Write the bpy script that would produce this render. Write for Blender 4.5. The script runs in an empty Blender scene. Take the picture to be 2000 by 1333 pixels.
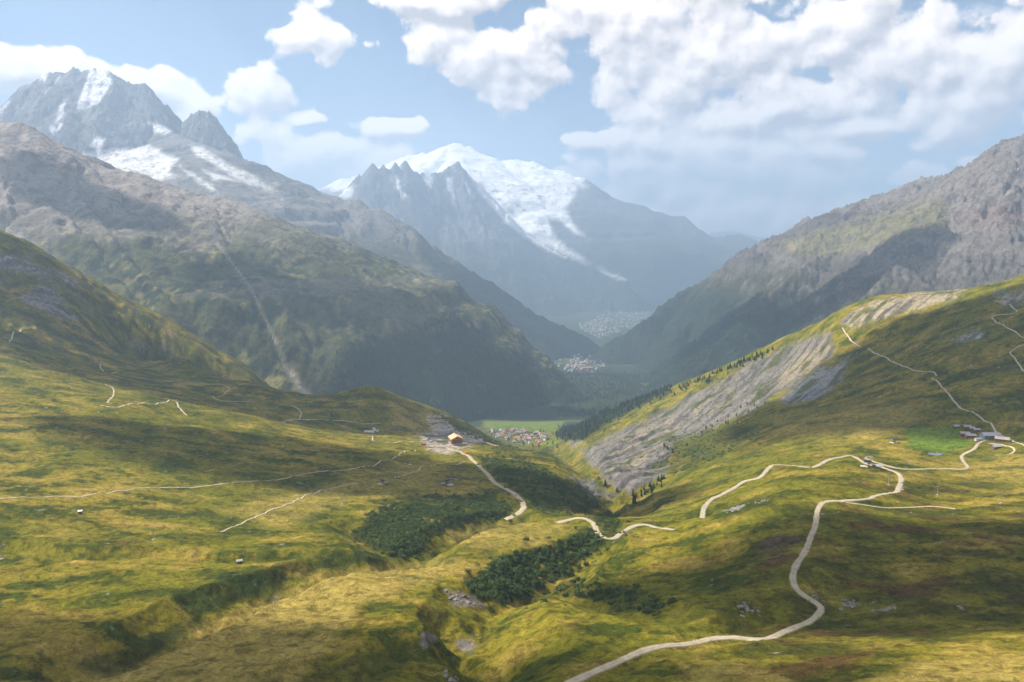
import bpy, bmesh, math, random
import numpy as np
from mathutils import Vector
rad = math.radians
random.seed(7); RNG = np.random.default_rng(7)
C = bpy.context.scene.collection
S = bpy.context.scene

# ------------------------------------------------------------------ camera
F = 1500.0                       # focal length in photo pixels (photo 2000 x 1333)
TH = math.atan(196.5 / F)        # downward pitch
cam = bpy.data.cameras.new("camera"); cam.sensor_width = 36; cam.lens = 36 * F / 2000
cam.clip_start = 1; cam.clip_end = 200000
co = bpy.data.objects.new("camera", cam); C.objects.link(co)
co.location = (0, 0, 0); co.rotation_euler = (math.pi / 2 - TH, 0, 0)
S.camera = co

# ------------------------------------------------------------------ light
SUN_AZ = rad(-80)                # measured from +Y, negative = to the left
SUN_EL = rad(47)
SUND = np.array([math.sin(SUN_AZ) * math.cos(SUN_EL), math.cos(SUN_AZ) * math.cos(SUN_EL), math.sin(SUN_EL)])
sun = bpy.data.lights.new("sun", 'SUN'); sun.energy = 5.0; sun.angle = rad(0.53); sun.color = (1, .93, .82)
so = bpy.data.objects.new("sun", sun); C.objects.link(so)
so.rotation_euler = Vector(SUND).to_track_quat('Z', 'Y').to_euler()
so.location = (0, 0, 6000)
S.view_settings.view_transform = 'Standard'; S.view_settings.look = 'None'
S.view_settings.exposure = 1.1; S.view_settings.gamma = 1
cy = S.cycles
cy.max_bounces = 4; cy.diffuse_bounces = 2; cy.glossy_bounces = 1; cy.transmission_bounces = 2
cy.volume_bounces = 1; cy.transparent_max_bounces = 12
cy.use_adaptive_sampling = True; cy.adaptive_threshold = 0.02
cy.use_denoising = True
cy.sample_clamp_indirect = 4

# pixel <-> world helpers (a pixel gives a direction; distance always comes from the terrain)
cT, sT = math.cos(TH), math.sin(TH)
def pix(px, py):                 # -> (t = x/y, s = z/y)
    a = -(np.asarray(py, float) - 666.5) / F
    d = cT + a * sT
    return (np.asarray(px, float) - 1000) / F / d, (-sT + a * cT) / d
def proj(x, y, z):
    d = y * cT - z * sT; u = y * sT + z * cT
    return 1000 + F * x / d, 666.5 - F * u / d

# ------------------------------------------------------------------ sky
w = bpy.data.worlds.new("World"); S.world = w; w.use_nodes = True
nt = w.node_tree; nt.nodes.clear(); N = nt.nodes; L = nt.links
def mth(op, a, b=None, c=None, clamp=False):
    n = N.new('ShaderNodeMath'); n.operation = op; n.use_clamp = clamp
    for i, v in enumerate((a, b, c)):
        if v is None: continue
        if isinstance(v, (int, float)): n.inputs[i].default_value = v
        else: L.new(v, n.inputs[i])
    return n.outputs[0]
sky = N.new('ShaderNodeTexSky'); sky.sky_type = 'NISHITA'; sky.sun_disc = False
sky.sun_elevation = SUN_EL; sky.sun_rotation = SUN_AZ; sky.altitude = 2200
sky.air_density = 1.0; sky.dust_density = 1.2; sky.ozone_density = 1.0
tc = N.new('ShaderNodeTexCoord'); sx = N.new('ShaderNodeSeparateXYZ'); L.new(tc.outputs['Generated'], sx.inputs[0])
az = mth('ARCTAN2', sx.outputs[0], sx.outputs[1]); el = mth('ARCSINE', sx.outputs[2])
cmb = N.new('ShaderNodeCombineXYZ'); L.new(az, cmb.inputs[0]); L.new(el, cmb.inputs[1])
UV = cmb.outputs[0]
# clouds of the photographed sky: (px, py, half width, half height)
BLOBS = [(1000,112,165,85),(1240,40,300,70),(1340,150,230,95),(1500,190,240,75),(1620,70,230,95),(1780,110,290,95),
 (1960,90,200,110),(1900,215,200,70),(1440,232,170,42),(1680,250,100,24),(850,0,190,32),(1150,275,60,24),(1290,280,140,42),(1430,280,75,36),
 (1250,330,170,55),(1420,345,250,80),(1250,345,120,45),(1620,300,60,30),(1570,350,110,65),(1500,420,330,70),(1800,345,75,28),(1910,318,45,18),
 (632,78,74,36),(520,190,86,42),(588,231,42,18),(762,249,78,20),(530,275,75,42),(600,315,150,58),(720,330,110,55),
 (842,92,44,38),(20,140,80,48),(120,132,110,32),(285,172,90,42),(372,206,56,38),(1080,345,90,30)]
def noise(vec, scale, detail, rough=.55, sc=(1, 1.5, 1), off=(0, 0, 0)):
    m = N.new('ShaderNodeVectorMath'); m.operation = 'MULTIPLY_ADD'; L.new(vec, m.inputs[0])
    m.inputs[1].default_value = sc; m.inputs[2].default_value = off
    n = N.new('ShaderNodeTexNoise'); n.noise_dimensions = '2D'; n.inputs['Scale'].default_value = scale
    n.inputs['Detail'].default_value = detail; n.inputs['Roughness'].default_value = rough
    L.new(m.outputs[0], n.inputs['Vector']); return n.outputs['Fac']
def field(vec, detail):
    """cloud thickness in one direction: 1 at a cloud's heart, 0 at its rim, ragged by noise"""
    mn = None
    for (px, py, hw, hh) in BLOBS:
        t, s = pix(px, py); a0 = math.atan(t); e0 = math.atan(s / math.sqrt(1 + t * t)); k = 1 / (F * (1 + t * t))
        m = N.new('ShaderNodeVectorMath'); m.operation = 'MULTIPLY_ADD'; L.new(vec, m.inputs[0])
        su = 1 / (hw * k * 1.0); sv = 1 / (hh * k * 1.0 * math.sqrt(1 + t * t))
        m.inputs[1].default_value = (su, sv, 0); m.inputs[2].default_value = (-a0 * su, -e0 * sv, 0)
        ln = N.new('ShaderNodeVectorMath'); ln.operation = 'LENGTH'; L.new(m.outputs[0], ln.inputs[0])
        mn = ln.outputs['Value'] if mn is None else mth('SMOOTH_MIN', mn, ln.outputs['Value'], .2)
    cover = mth('SUBTRACT', 1.0, mn)
    # the same kind of broken cumulus all round and overhead
    sp = N.new('ShaderNodeSeparateXYZ'); L.new(vec, sp.inputs[0])
    gen = mth('MULTIPLY', mth('SUBTRACT', noise(vec, 4.5, 2, .5, (1, 1.6, 1), (3.1, 7.7, 0)), .50), 3.0)
    outm = mth('MAXIMUM', mth('MULTIPLY', mth('SUBTRACT', mth('ABSOLUTE', sp.outputs[0]), .66), 6, clamp=True), mth('MULTIPLY', mth('SUBTRACT', sp.outputs[1], .33), 8, clamp=True))
    cover = mth('MAXIMUM', mth('MAXIMUM', cover, mth('ADD', gen, mth('MULTIPLY', mth('SUBTRACT', outm, 1), 3))), -1.2)
    cover = mth('MINIMUM', cover, .75)
    nwp = N.new('ShaderNodeTexNoise'); nwp.noise_dimensions = '2D'; nwp.inputs['Scale'].default_value = 30; nwp.inputs['Detail'].default_value = detail; nwp.inputs['Roughness'].default_value = .6; L.new(vec, nwp.inputs['Vector'])
    wp = N.new('ShaderNodeVectorMath'); wp.operation = 'MULTIPLY_ADD'; L.new(nwp.outputs['Color'], wp.inputs[0]); wp.inputs[1].default_value = (.035, .030, 0); L.new(vec, wp.inputs[2])
    def puff(sc_, off):
        m = N.new('ShaderNodeVectorMath'); m.operation = 'MULTIPLY_ADD'; L.new(wp.outputs[0], m.inputs[0]); m.inputs[1].default_value = (1, 1.25, 1); m.inputs[2].default_value = off
        v = N.new('ShaderNodeTexVoronoi'); v.voronoi_dimensions = '2D'; v.feature = 'SMOOTH_F1'; v.inputs['Scale'].default_value = sc_; v.inputs['Smoothness'].default_value = .35; L.new(m.outputs[0], v.inputs['Vector'])
        return mth('SUBTRACT', .45, v.outputs['Distance'])
    big_ = mth('MULTIPLY', mth('SUBTRACT', noise(vec, 9, 2, .5), .5), 1.5)
    pf = mth('ADD', mth('MULTIPLY', puff(17, (0, 0, 0)), .75), mth('MULTIPLY', puff(41, (2.3, 1.1, 0)), .40))
    det = mth('MULTIPLY', mth('SUBTRACT', nwp.outputs['Fac'], .5), .55)
    return mth('ADD', cover, mth('ADD', big_, mth('ADD', pf, det))), cover
dens, cov = field(UV, 8)
sh = N.new('ShaderNodeVectorMath'); sh.operation = 'ADD'; L.new(UV, sh.inputs[0]); sh.inputs[1].default_value = (-.009, .014, 0)
dens2, cov2 = field(sh.outputs[0], 4)
mr = N.new('ShaderNodeMapRange'); mr.interpolation_type = 'SMOOTHSTEP'; L.new(dens, mr.inputs[0])
mr.inputs[1].default_value = -.02; mr.inputs[2].default_value = .24
lit = mth('ADD', mth('MULTIPLY', mth('SUBTRACT', mth('MINIMUM', dens, 1.1), mth('MINIMUM', dens2, 1.1)), 1.25), .52, clamp=True)
cr = N.new('ShaderNodeMix'); cr.data_type = 'RGBA'; L.new(lit, cr.inputs['Factor'])
cr.inputs['A'].default_value = (5.4, 4.85, 4.7, 1); cr.inputs['B'].default_value = (14.0, 12.3, 10.9, 1)
tint = N.new('ShaderNodeMix'); tint.data_type = 'RGBA'; tint.blend_type = 'MULTIPLY'; tint.inputs['Factor'].default_value = 1
L.new(sky.outputs[0], tint.inputs['A']); tint.inputs['B'].default_value = (.90, .93, .93, 1)
mx = N.new('ShaderNodeMix'); mx.data_type = 'RGBA'; L.new(mth('MULTIPLY', mr.outputs[0], .96), mx.inputs['Factor'])
L.new(tint.outputs['Result'], mx.inputs['A']); L.new(cr.outputs['Result'], mx.inputs['B'])
bg = N.new('ShaderNodeBackground'); bg.inputs['Strength'].default_value = .062
L.new(mx.outputs['Result'], bg.inputs[0])
wo = N.new('ShaderNodeOutputWorld'); L.new(bg.outputs[0], wo.inputs[0])
w.cycles.sampling_method = 'MANUAL'; w.cycles.sample_map_resolution = 512

# ------------------------------------------------------------------ numpy noise
def _h(ix, iy, seed):
    h = (ix.astype(np.uint32) * np.uint32(374761393) + iy.astype(np.uint32) * np.uint32(668265263) + np.uint32(seed * 974711 % 4294967291))
    h = (h ^ (h >> np.uint32(13))) * np.uint32(1274126177)
    return ((h ^ (h >> np.uint32(16))) & np.uint32(65535)).astype(np.float32) * np.float32(2 * math.pi / 65536)
def pn(x, y, seed=0):
    x = np.asarray(x, np.float64); y = np.asarray(y, np.float64)
    x0 = np.floor(x); y0 = np.floor(y); fx = (x - x0).astype(np.float32); fy = (y - y0).astype(np.float32)
    ix = x0.astype(np.int64) & 0x7fffffff; iy = y0.astype(np.int64) & 0x7fffffff
    u = fx * fx * fx * (fx * (fx * 6 - 15) + 10); v = fy * fy * fy * (fy * (fy * 6 - 15) + 10)
    def g(dx, dy):
        a = _h(ix + dx, iy + dy, seed); return np.cos(a) * (fx - dx) + np.sin(a) * (fy - dy)
    a = g(0, 0); b = g(1, 0); c = g(0, 1); d = g(1, 1)
    return ((a + (b - a) * u) * (1 - v) + (c + (d - c) * u) * v) * 1.5
def fbm(x, y, o=5, seed=0, gain=.5):
    r = 0; a = 1; n = 0
    for i in range(o): r = r + a * pn(x, y, seed + i * 17); n += a; a *= gain; x = x * 2.03 + 5.3; y = y * 2.03 + 1.7
    return r / n
def ridged(x, y, o=5, seed=0, gain=.55):
    r = 0; a = 1; n = 0
    for i in range(o): r = r + a * (1 - 2 * np.abs(pn(x, y, seed + i * 13))); n += a; a *= gain; x = x * 2.07 + 3.1; y = y * 2.07 + 9.2
    return r / n
def sst(a, b, v):
    t = np.clip((v - a) / (b - a), 0, 1); return t * t * (3 - 2 * t)
def poly_mask(px, py, poly, feather):
    """soft mask of a patch of ground whose outline was read off the photograph"""
    P = np.array(poly, float); out = np.zeros(px.shape, np.float32)
    lo = P.min(0) - 2 * feather; hi = P.max(0) + 2 * feather
    sel = (px > lo[0]) & (px < hi[0]) & (py > lo[1]) & (py < hi[1])
    if not sel.any(): return out
    x = px[sel]; y = py[sel]; ins = np.zeros(x.shape, bool); dm = np.full(x.shape, 1e9)
    for i in range(len(P)):
        x1, y1 = P[i]; x2, y2 = P[(i + 1) % len(P)]
        c = ((y1 > y) != (y2 > y)) & (x < (x2 - x1) * (y - y1) / ((y2 - y1) or 1e-9) + x1); ins ^= c
        dx, dy = x2 - x1, y2 - y1; q = np.clip(((x - x1) * dx + (y - y1) * dy) / (dx * dx + dy * dy + 1e-9), 0, 1)
        dm = np.minimum(dm, np.hypot(x - x1 - q * dx, y - y1 - q * dy))
    sd = np.where(ins, dm, -dm); out[sel] = sst(-feather, feather, sd); return out
def line_dist(px, py, pts):
    P = np.array(pts, float); dm = np.full(px.shape, 1e9)
    for i in range(len(P) - 1):
        x1, y1 = P[i][:2]; dx, dy = P[i + 1][:2] - P[i][:2]
        q = np.clip(((px - x1) * dx + (py - y1) * dy) / (dx * dx + dy * dy + 1e-9), 0, 1)
        dm = np.minimum(dm, np.hypot(px - x1 - q * dx, py - y1 - q * dy))
    return dm
def mix(a, b, m): return a + (np.asarray(b, np.float32) - a) * m[..., None]

# ------------------------------------------------------------------ materials
MATS = {}
def nodes(m):
    m.use_nodes = True; t = m.node_tree; return t, t.nodes['Principled BSDF']
def ground_mat(name, s1, s2, amp, bump, bdist, rough=.95, spot=0, ss=.1):
    m = bpy.data.materials.new(name); t, b = nodes(m); n = t.nodes; l = t.links
    at = n.new('ShaderNodeAttribute'); at.attribute_name = 'albedo'
    g = n.new('ShaderNodeNewGeometry')
    n1 = n.new('ShaderNodeTexNoise'); n1.inputs['Scale'].default_value = s1; n1.inputs['Detail'].default_value = 5; n1.inputs['Roughness'].default_value = .65
    n2 = n.new('ShaderNodeTexNoise'); n2.inputs['Scale'].default_value = s2; n2.inputs['Detail'].default_value = 4; n2.inputs['Roughness'].default_value = .7
    l.new(g.outputs['Position'], n1.inputs['Vector']); l.new(g.outputs['Position'], n2.inputs['Vector'])
    a = n.new('ShaderNodeMath'); a.operation = 'ADD'; l.new(n1.outputs['Fac'], a.inputs[0]); l.new(n2.outputs['Fac'], a.inputs[1])
    r = n.new('ShaderNodeMapRange'); l.new(a.outputs[0], r.inputs[0]); r.inputs[1].default_value = .6; r.inputs[2].default_value = 1.4
    r.inputs[3].default_value = 1 - amp; r.inputs[4].default_value = 1 + amp
    v = n.new('ShaderNodeVectorMath'); v.operation = 'SCALE'; l.new(at.outputs['Color'], v.inputs[0]); l.new(r.outputs[0], v.inputs['Scale'])
    if spot:                                   # crisp tussocks / stones
        n4 = n.new('ShaderNodeTexNoise'); n4.inputs['Scale'].default_value = ss; n4.inputs['Detail'].default_value = 7; n4.inputs['Roughness'].default_value = .78; l.new(g.outputs['Position'], n4.inputs['Vector'])
        r4 = n.new('ShaderNodeMapRange'); l.new(n4.outputs['Fac'], r4.inputs[0]); r4.inputs[1].default_value = .50; r4.inputs[2].default_value = .58; r4.inputs[3].default_value = 1 + .35 * spot; r4.inputs[4].default_value = 1 - spot
        v4 = n.new('ShaderNodeVectorMath'); v4.operation = 'SCALE'; l.new(v.outputs[0], v4.inputs[0]); l.new(r4.outputs[0], v4.inputs['Scale']); v = v4
        a4 = n.new('ShaderNodeMath'); a4.operation = 'MULTIPLY_ADD'; l.new(n4.outputs['Fac'], a4.inputs[0]); a4.inputs[1].default_value = 1.6; l.new(a.outputs[0], a4.inputs[2]); a = a4
    l.new(v.outputs[0], b.inputs['Base Color']); b.inputs['Roughness'].default_value = rough
    b.inputs['Specular IOR Level'].default_value = .03
    bp = n.new('ShaderNodeBump'); bp.inputs['Strength'].default_value = bump; bp.inputs['Distance'].default_value = bdist
    l.new(a.outputs[0], bp.inputs['Height']); l.new(bp.outputs[0], b.inputs['Normal'])
    return m
def flat_mat(name, col, rough=.8, var=.15, scale=1.5, metal=0, spec=.3):
    if name in MATS: return MATS[name]
    m = bpy.data.materials.new(name); t, b = nodes(m); n = t.nodes; l = t.links
    tcn = n.new('ShaderNodeTexCoord'); nz_ = n.new('ShaderNodeTexNoise'); nz_.inputs['Scale'].default_value = scale; nz_.inputs['Detail'].default_value = 4
    l.new(tcn.outputs['Object'], nz_.inputs['Vector'])
    mp = n.new('ShaderNodeMapRange'); l.new(nz_.outputs['Fac'], mp.inputs[0]); mp.inputs[1].default_value = .3; mp.inputs[2].default_value = .7
    mp.inputs[3].default_value = 1 - var; mp.inputs[4].default_value = 1 + var
    v = n.new('ShaderNodeVectorMath'); v.operation = 'SCALE'; v.inputs[0].default_value = col[:3]; l.new(mp.outputs[0], v.inputs['Scale'])
    l.new(v.outputs[0], b.inputs['Base Color']); b.inputs['Roughness'].default_value = rough; b.inputs['Metallic'].default_value = metal
    b.inputs['Specular IOR Level'].default_value = spec
    MATS[name] = m; return m
def struct(o): o['kind'] = 'structure'; return o
def grid_object(name, X, Y, Z, col, mat):
    nr, nc = X.shape; me = bpy.data.meshes.new(name)
    idx = np.arange(nr * nc).reshape(nr, nc)
    q = np.stack([idx[:-1, :-1], idx[:-1, 1:], idx[1:, 1:], idx[1:, :-1]], -1).reshape(-1, 4)
    me.vertices.add(nr * nc); me.vertices.foreach_set('co', np.stack([X, Y, Z], -1).astype(np.float32).ravel())
    me.loops.add(q.size); me.loops.foreach_set('vertex_index', q.astype(np.int32).ravel())
    me.polygons.add(len(q)); me.polygons.foreach_set('loop_start', np.arange(0, q.size, 4, dtype=np.int32))
    me.polygons.foreach_set('use_smooth', np.ones(len(q), bool))
    me.update(calc_edges=True)
    ca = me.color_attributes.new('albedo', 'FLOAT_COLOR', 'POINT')
    rgba = np.ones((nr * nc, 4), np.float32); rgba[:, :3] = np.clip(col.reshape(-1, 3), .004, .9); ca.data.foreach_set('color', rgba.ravel())
    me.materials.append(mat); o = bpy.data.objects.new(name, me); C.objects.link(o); return o
# ------------------------------------------------------------------ valley floor height
VY = np.array([0, 3300, 3600, 6800, 14400, 30000.]); VZ = np.array([-850, -850, -873, -1050, -1265, -1330.])
def valley_z(y): return np.interp(y, VY, VZ)

# ------------------------------------------------------------------ near terrain
# (px, py, forward distance) of places on the alp; ('z', px, height, distance) for ground hidden behind a crest
CP = [(-300,1333,300),(0,1333,310),(300,1333,300),(600,1320,300),(900,1333,290),(1150,1325,300),(1400,1333,290),(1700,1333,265),(2000,1333,255),(2300,1333,255),
 (-300,1500,230),(0,1500,230),(500,1500,228),(1000,1500,225),(1500,1500,212),(2000,1500,200),(2300,1500,200),(0,1800,165),(1000,1800,160),(2000,1800,150),
 (0,1200,400),(250,1250,365),(400,1200,400),(600,1180,425),(660,1130,470),(1000,1200,400),(1200,1200,400),(1420,1250,350),(1600,1195,430),(1800,1200,410),(2000,1200,395),(2300,1200,390),
 (1550,1130,465),(1850,1100,490),(2000,1080,510),(2000,1000,640),(1580,1060,540),(1600,985,650),(1470,1000,645),(1380,1022,655),(1420,985,760),(1560,958,700),(1600,930,800),
 (1200,1045,680),(1300,1030,700),(1150,1010,760),(1200,1120,560),(1300,1120,540),(1420,1080,570),(1100,1140,540),(1250,1150,510),(1000,1060,640),(900,1100,560),(1080,1040,700),(950,1030,740),(800,1130,500),
 (468,1098,540),(200,1100,530),(0,1100,520),(0,1000,640),(200,1000,680),(400,1000,720),(600,1000,760),(700,1040,690),(-300,1100,510),(-300,900,800),
 (0,900,850),(250,900,920),(500,900,1020),(745,940,960),(870,942,1000),(1000,960,950),(1020,990,860),
 (0,800,1100),(250,800,1250),(500,830,1350),(700,870,1350),(890,880,1450),(-300,720,1300),
 (0,720,1450),(200,740,1650),(350,760,1750),(450,790,1700),(600,800,1750),(725,845,1650),(800,830,1750),(890,852,1750),
 (340,742,1950),(490,752,2000),(590,775,2000),(640,777,2000),(690,760,1950),(730,756,1950),(790,782,1950),(850,800,1950),(900,820,2000),(950,850,2050),(985,875,2100),
 ('z',340,-560,2400),('z',500,-640,2450),('z',640,-650,2450),('z',730,-640,2450),('z',850,-680,2500),('z',950,-730,2600),
 ('z',500,-760,3200),('z',700,-790,3200),('z',850,-820,3200),
 (-300,350,2600),(0,455,2600),(60,480,2620),(110,510,2640),(180,555,2650),(230,590,2650),(300,650,2600),(380,690,2600),(440,725,2600),(490,747,2600),
 (0,560,2250),(0,650,1850),(100,620,2150),(150,680,2050),(250,705,2200),(350,728,2300),(-300,600,1800),
 ('z',-300,0,3300),('z',0,-250,3300),('z',200,-480,3300),('z',350,-650,3300),
 (1080,950,1050),(1000,900,1350),(950,880,1550),(1050,890,1500),(1100,905,1400),(1160,930,1250),(1205,975,1120),
 (1217,985,1180),(1150,920,1600),(1120,890,2000),(1080,868,2500),(1050,862,3000),(1030,850,3300),(980,845,3300),(1020,830,3600),(950,832,3600),(1080,832,3600),
 (950,870,2300),(1000,880,2000),(1040,885,1800),(1130,1000,900),(1170,985,950),(1210,1010,880),
 (1280,930,1350),(1250,900,1700),(1200,880,1900),(1300,850,1950),(1400,800,2000),(1450,760,2050),(1550,700,2100),(1350,870,1600),(1300,900,1450),(1250,950,1250),
 (1500,790,1700),(1600,740,1750),(1700,690,1750),(1800,640,1750),(1900,600,1750),(2000,640,1500),(2000,740,1300),(1830,740,1400),(1700,780,1400),(1550,830,1350),(1450,880,1250),(1350,930,1150),(1280,980,1000),
 (1400,950,980),(1500,915,950),(1690,905,900),(1600,870,1100),(1750,850,1150),(1900,855,1100),(2000,880,1000),(1890,915,950),(2000,950,800),(1800,980,720),(1760,955,760),
 (2300,480,1850),(2000,540,1900),(1930,560,1930),(1850,575,1960),(1760,582,2000),(1680,597,2030),(1600,645,2100),(1540,668,2180),(1480,690,2300),(1380,730,2500),(1290,770,2700),(1200,803,2850),(1110,840,3000),
 ('z',2300,-450,2800),('z',2000,-480,2700),('z',1700,-600,2800),('z',1500,-720,3000),('z',1380,-800,3200),('z',1250,-860,3400),(2300,640,1450),(2300,850,1050),(2300,1000,620)]
pts = []
for c in CP:
    if c[0] == 'z':
        s = c[2] / c[3]; a = (s * cT + sT) / (cT - s * sT); t = (c[1] - 1000) / F / (cT + a * sT); pts.append((t, c[3], s))
    else:
        t, s = pix(c[0], c[1]); pts.append((float(t), c[2], float(s)))
pts = np.array(pts)
KT = 1.6                                              # weight of bearing against log distance
def dom(t, y): return t * KT, np.log(y)
pu, pv = dom(pts[:, 0], pts[:, 1])
def tk(r2): return np.where(r2 > 0, r2 * np.log(np.maximum(r2, 1e-12)), 0)
n_ = len(pts); A = np.zeros((n_ + 3, n_ + 3))
A[:n_, :n_] = tk((pu[:, None] - pu) ** 2 + (pv[:, None] - pv) ** 2) + np.eye(n_) * 2e-4
Pm = np.stack([np.ones(n_), pu, pv], 1); A[:n_, n_:] = Pm; A[n_:, :n_] = Pm.T
sol = np.linalg.solve(A, np.concatenate([pts[:, 2], [0, 0, 0]]))
def tps(t, y):
    u, v = dom(t, y); r = (sol[n_] + sol[n_ + 1] * u + sol[n_ + 2] * v).astype(np.float64)
    for i in range(n_): r = r + sol[i] * tk((u - pu[i]) ** 2 + (v - pv[i]) ** 2)
    return r
NC, NR = 860, 800
tg = np.linspace(-.93, .93, NC); yg = np.exp(np.linspace(math.log(150), math.log(3950), NR))
TG, YG = np.meshgrid(tg, yg)
# evaluate the smooth surface on a coarser grid, then interpolate
def up(a, nr, nc):
    r0 = np.linspace(0, a.shape[0] - 1, nr); c0 = np.linspace(0, a.shape[1] - 1, nc)
    i = np.minimum(r0.astype(int), a.shape[0] - 2); j = np.minimum(c0.astype(int), a.shape[1] - 2)
    fr = (r0 - i)[:, None]; fc = (c0 - j)[None]
    return (a[i][:, j] * (1 - fr) * (1 - fc) + a[i + 1][:, j] * fr * (1 - fc) + a[i][:, j + 1] * (1 - fr) * fc + a[i + 1][:, j + 1] * fr * fc)
NCc, NRc = 431, 401
tcg, ycg = np.meshgrid(np.linspace(-.93, .93, NCc), np.exp(np.linspace(math.log(150), math.log(3950), NRc)))
SG = up(tps(tcg, ycg), NR, NC)
XG = TG * YG; ZG = SG * YG
def hit_grid(px, py, ymin=160, ymax=3900):
    """first place where the sight line of a pixel meets the near terrain"""
    t, s = pix(px, py); t = float(t); s = float(s)
    c = (t + .93) / 1.86 * (NC - 1); j = int(np.clip(c, 0, NC - 2)); fc = c - j
    col = (ZG[:, j] * (1 - fc) + ZG[:, j + 1] * fc) / yg
    ok = np.where((col >= s) & (yg >= ymin) & (yg <= ymax))[0]
    if len(ok) == 0: i = int(np.argmax(np.where((yg >= ymin) & (yg <= ymax), col, -9))); y = yg[i]
    else:
        i = max(ok[0], 1); f0, f1 = col[i - 1] - s, col[i] - s; q = np.clip(-f0 / (f1 - f0 + 1e-12), 0, 1); y = yg[i - 1] + (yg[i] - yg[i - 1]) * q
    return t * y, y
def height(x, y):
    t = np.asarray(x, float) / y; c = np.clip((t + .93) / 1.86 * (NC - 1), 0, NC - 1.001)
    r = np.clip((np.log(y) - math.log(150)) / (math.log(3950) - math.log(150)) * (NR - 1), 0, NR - 1.001)
    i = r.astype(int) if hasattr(r, 'astype') else int(r); j = c.astype(int) if hasattr(c, 'astype') else int(c); fr = r - i; fc = c - j
    return ZG[i, j] * (1 - fr) * (1 - fc) + ZG[i + 1, j] * fr * (1 - fc) + ZG[i, j + 1] * (1 - fr) * fc + ZG[i + 1, j + 1] * fr * fc
# hummocks and small relief of the alp
amp = np.clip(YG / 900, .25, 1.6)
wx = XG + 30 * fbm(XG / 160, YG / 160, 3, 3); wy = YG + 30 * fbm(XG / 160, YG / 160, 3, 5)
hum = fbm(wx / 170, wy / 120, 4, 11) * 7 * amp + ridged(wx / 90, wy / 70, 3, 21) * 2.2 * amp
fine = fbm(XG / 15, YG / 12, 4, 31) * 1.7 + ridged(XG / 34, YG / 26, 3, 37) * 1.2 + fbm(XG / 4.5, YG / 4.5, 2, 39) * .45
PX0, PY0 = proj(XG, YG, ZG)
spur = poly_mask(PX0, PY0, [(-200,380),(0,450),(120,510),(250,600),(480,740),(420,735),(300,715),(120,690),(-200,640)], 25) * (YG > 1700)
cliff = poly_mask(PX0, PY0, [(1120,860),(1300,780),(1480,695),(1640,640),(1640,700),(1500,790),(1320,860),(1300,930),(1220,985),(1150,915)], 20) * (YG > 1050)
ZG = ZG + hum * (1 - .6 * spur) + fine
ZG = ZG + spur * (ridged((wx + .5 * wy) / 150, (wy - .3 * wx) / 420, 5, 43) * 26 + fbm(wx / 70, wy / 70, 4, 47) * 12)
gl = XG * .65 - YG * .77; ga = XG * .77 + YG * .65
ZG = ZG + cliff * (ridged(gl / 75 + .4 * fbm(XG / 120, YG / 120, 3, 57), ga / 420, 5, 53) * 20 + fbm(XG / 25, YG / 25, 4, 59) * 6)
# ravines cut into the alp: photo polyline, depth, half width
GUL = [([(1150,1066),(1120,1085),(1040,1130),(960,1160),(935,1190),(975,1240),(930,1300)], 14, 24, 1),
 ([(1010,1008),(930,1020),(840,1055),(790,1092),(700,1098),(560,1128),(420,1180),(330,1225),(200,1280)], 17, 23, 1),
 ([(790,1092),(740,1060),(700,1030)], 9, 22, 1),
 ([(1290,1195),(1220,1180),(1140,1160),(1080,1145)], 8, 20, 1),
 ([(700,1082),(560,1086),(420,1090),(300,1078),(150,1085),(0,1065)], 6, 12, 1),
 ([(860,1190),(900,1230),(960,1260)], 8, 12, 1), ([(610,1310),(740,1280),(840,1240)], 8, 16, 1),
 ([(1200,1000),(1212,985),(1190,960),(1150,925),(1125,895),(1085,872)], 22, 38, 1),
 ([(1380,1020),(1440,1000),(1500,975),(1560,962)], 7, 22, 720), ([(1510,1200),(1460,1215),(1400,1235)], 5, 14, 1)]
gully_pts = []
for line, dep, wid, y0 in GUL:
    P = np.array([hit_grid(a, b, max(160, y0)) for a, b in line]); gully_pts.append(P)
Zb = ZG.copy()
for (line, dep, wid, y0), P in zip(GUL, gully_pts):
    lo = P.min(0) - 4 * wid; hi = P.max(0) + 4 * wid
    sel = (XG > lo[0]) & (XG < hi[0]) & (YG > lo[1]) & (YG < hi[1])
    x = XG[sel]; y = YG[sel]; d = line_dist(x + 7 * fbm(x / 30, y / 30, 3, 61), y + 7 * fbm(x / 30, y / 30, 3, 67), P)
    pr = np.clip(1 - d / (wid * 1.45), 0, 1); ZG[sel] -= dep * 1.25 * pr ** .85 * (1 + .30 * fbm(x / 25, y / 25, 3, 71))
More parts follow.
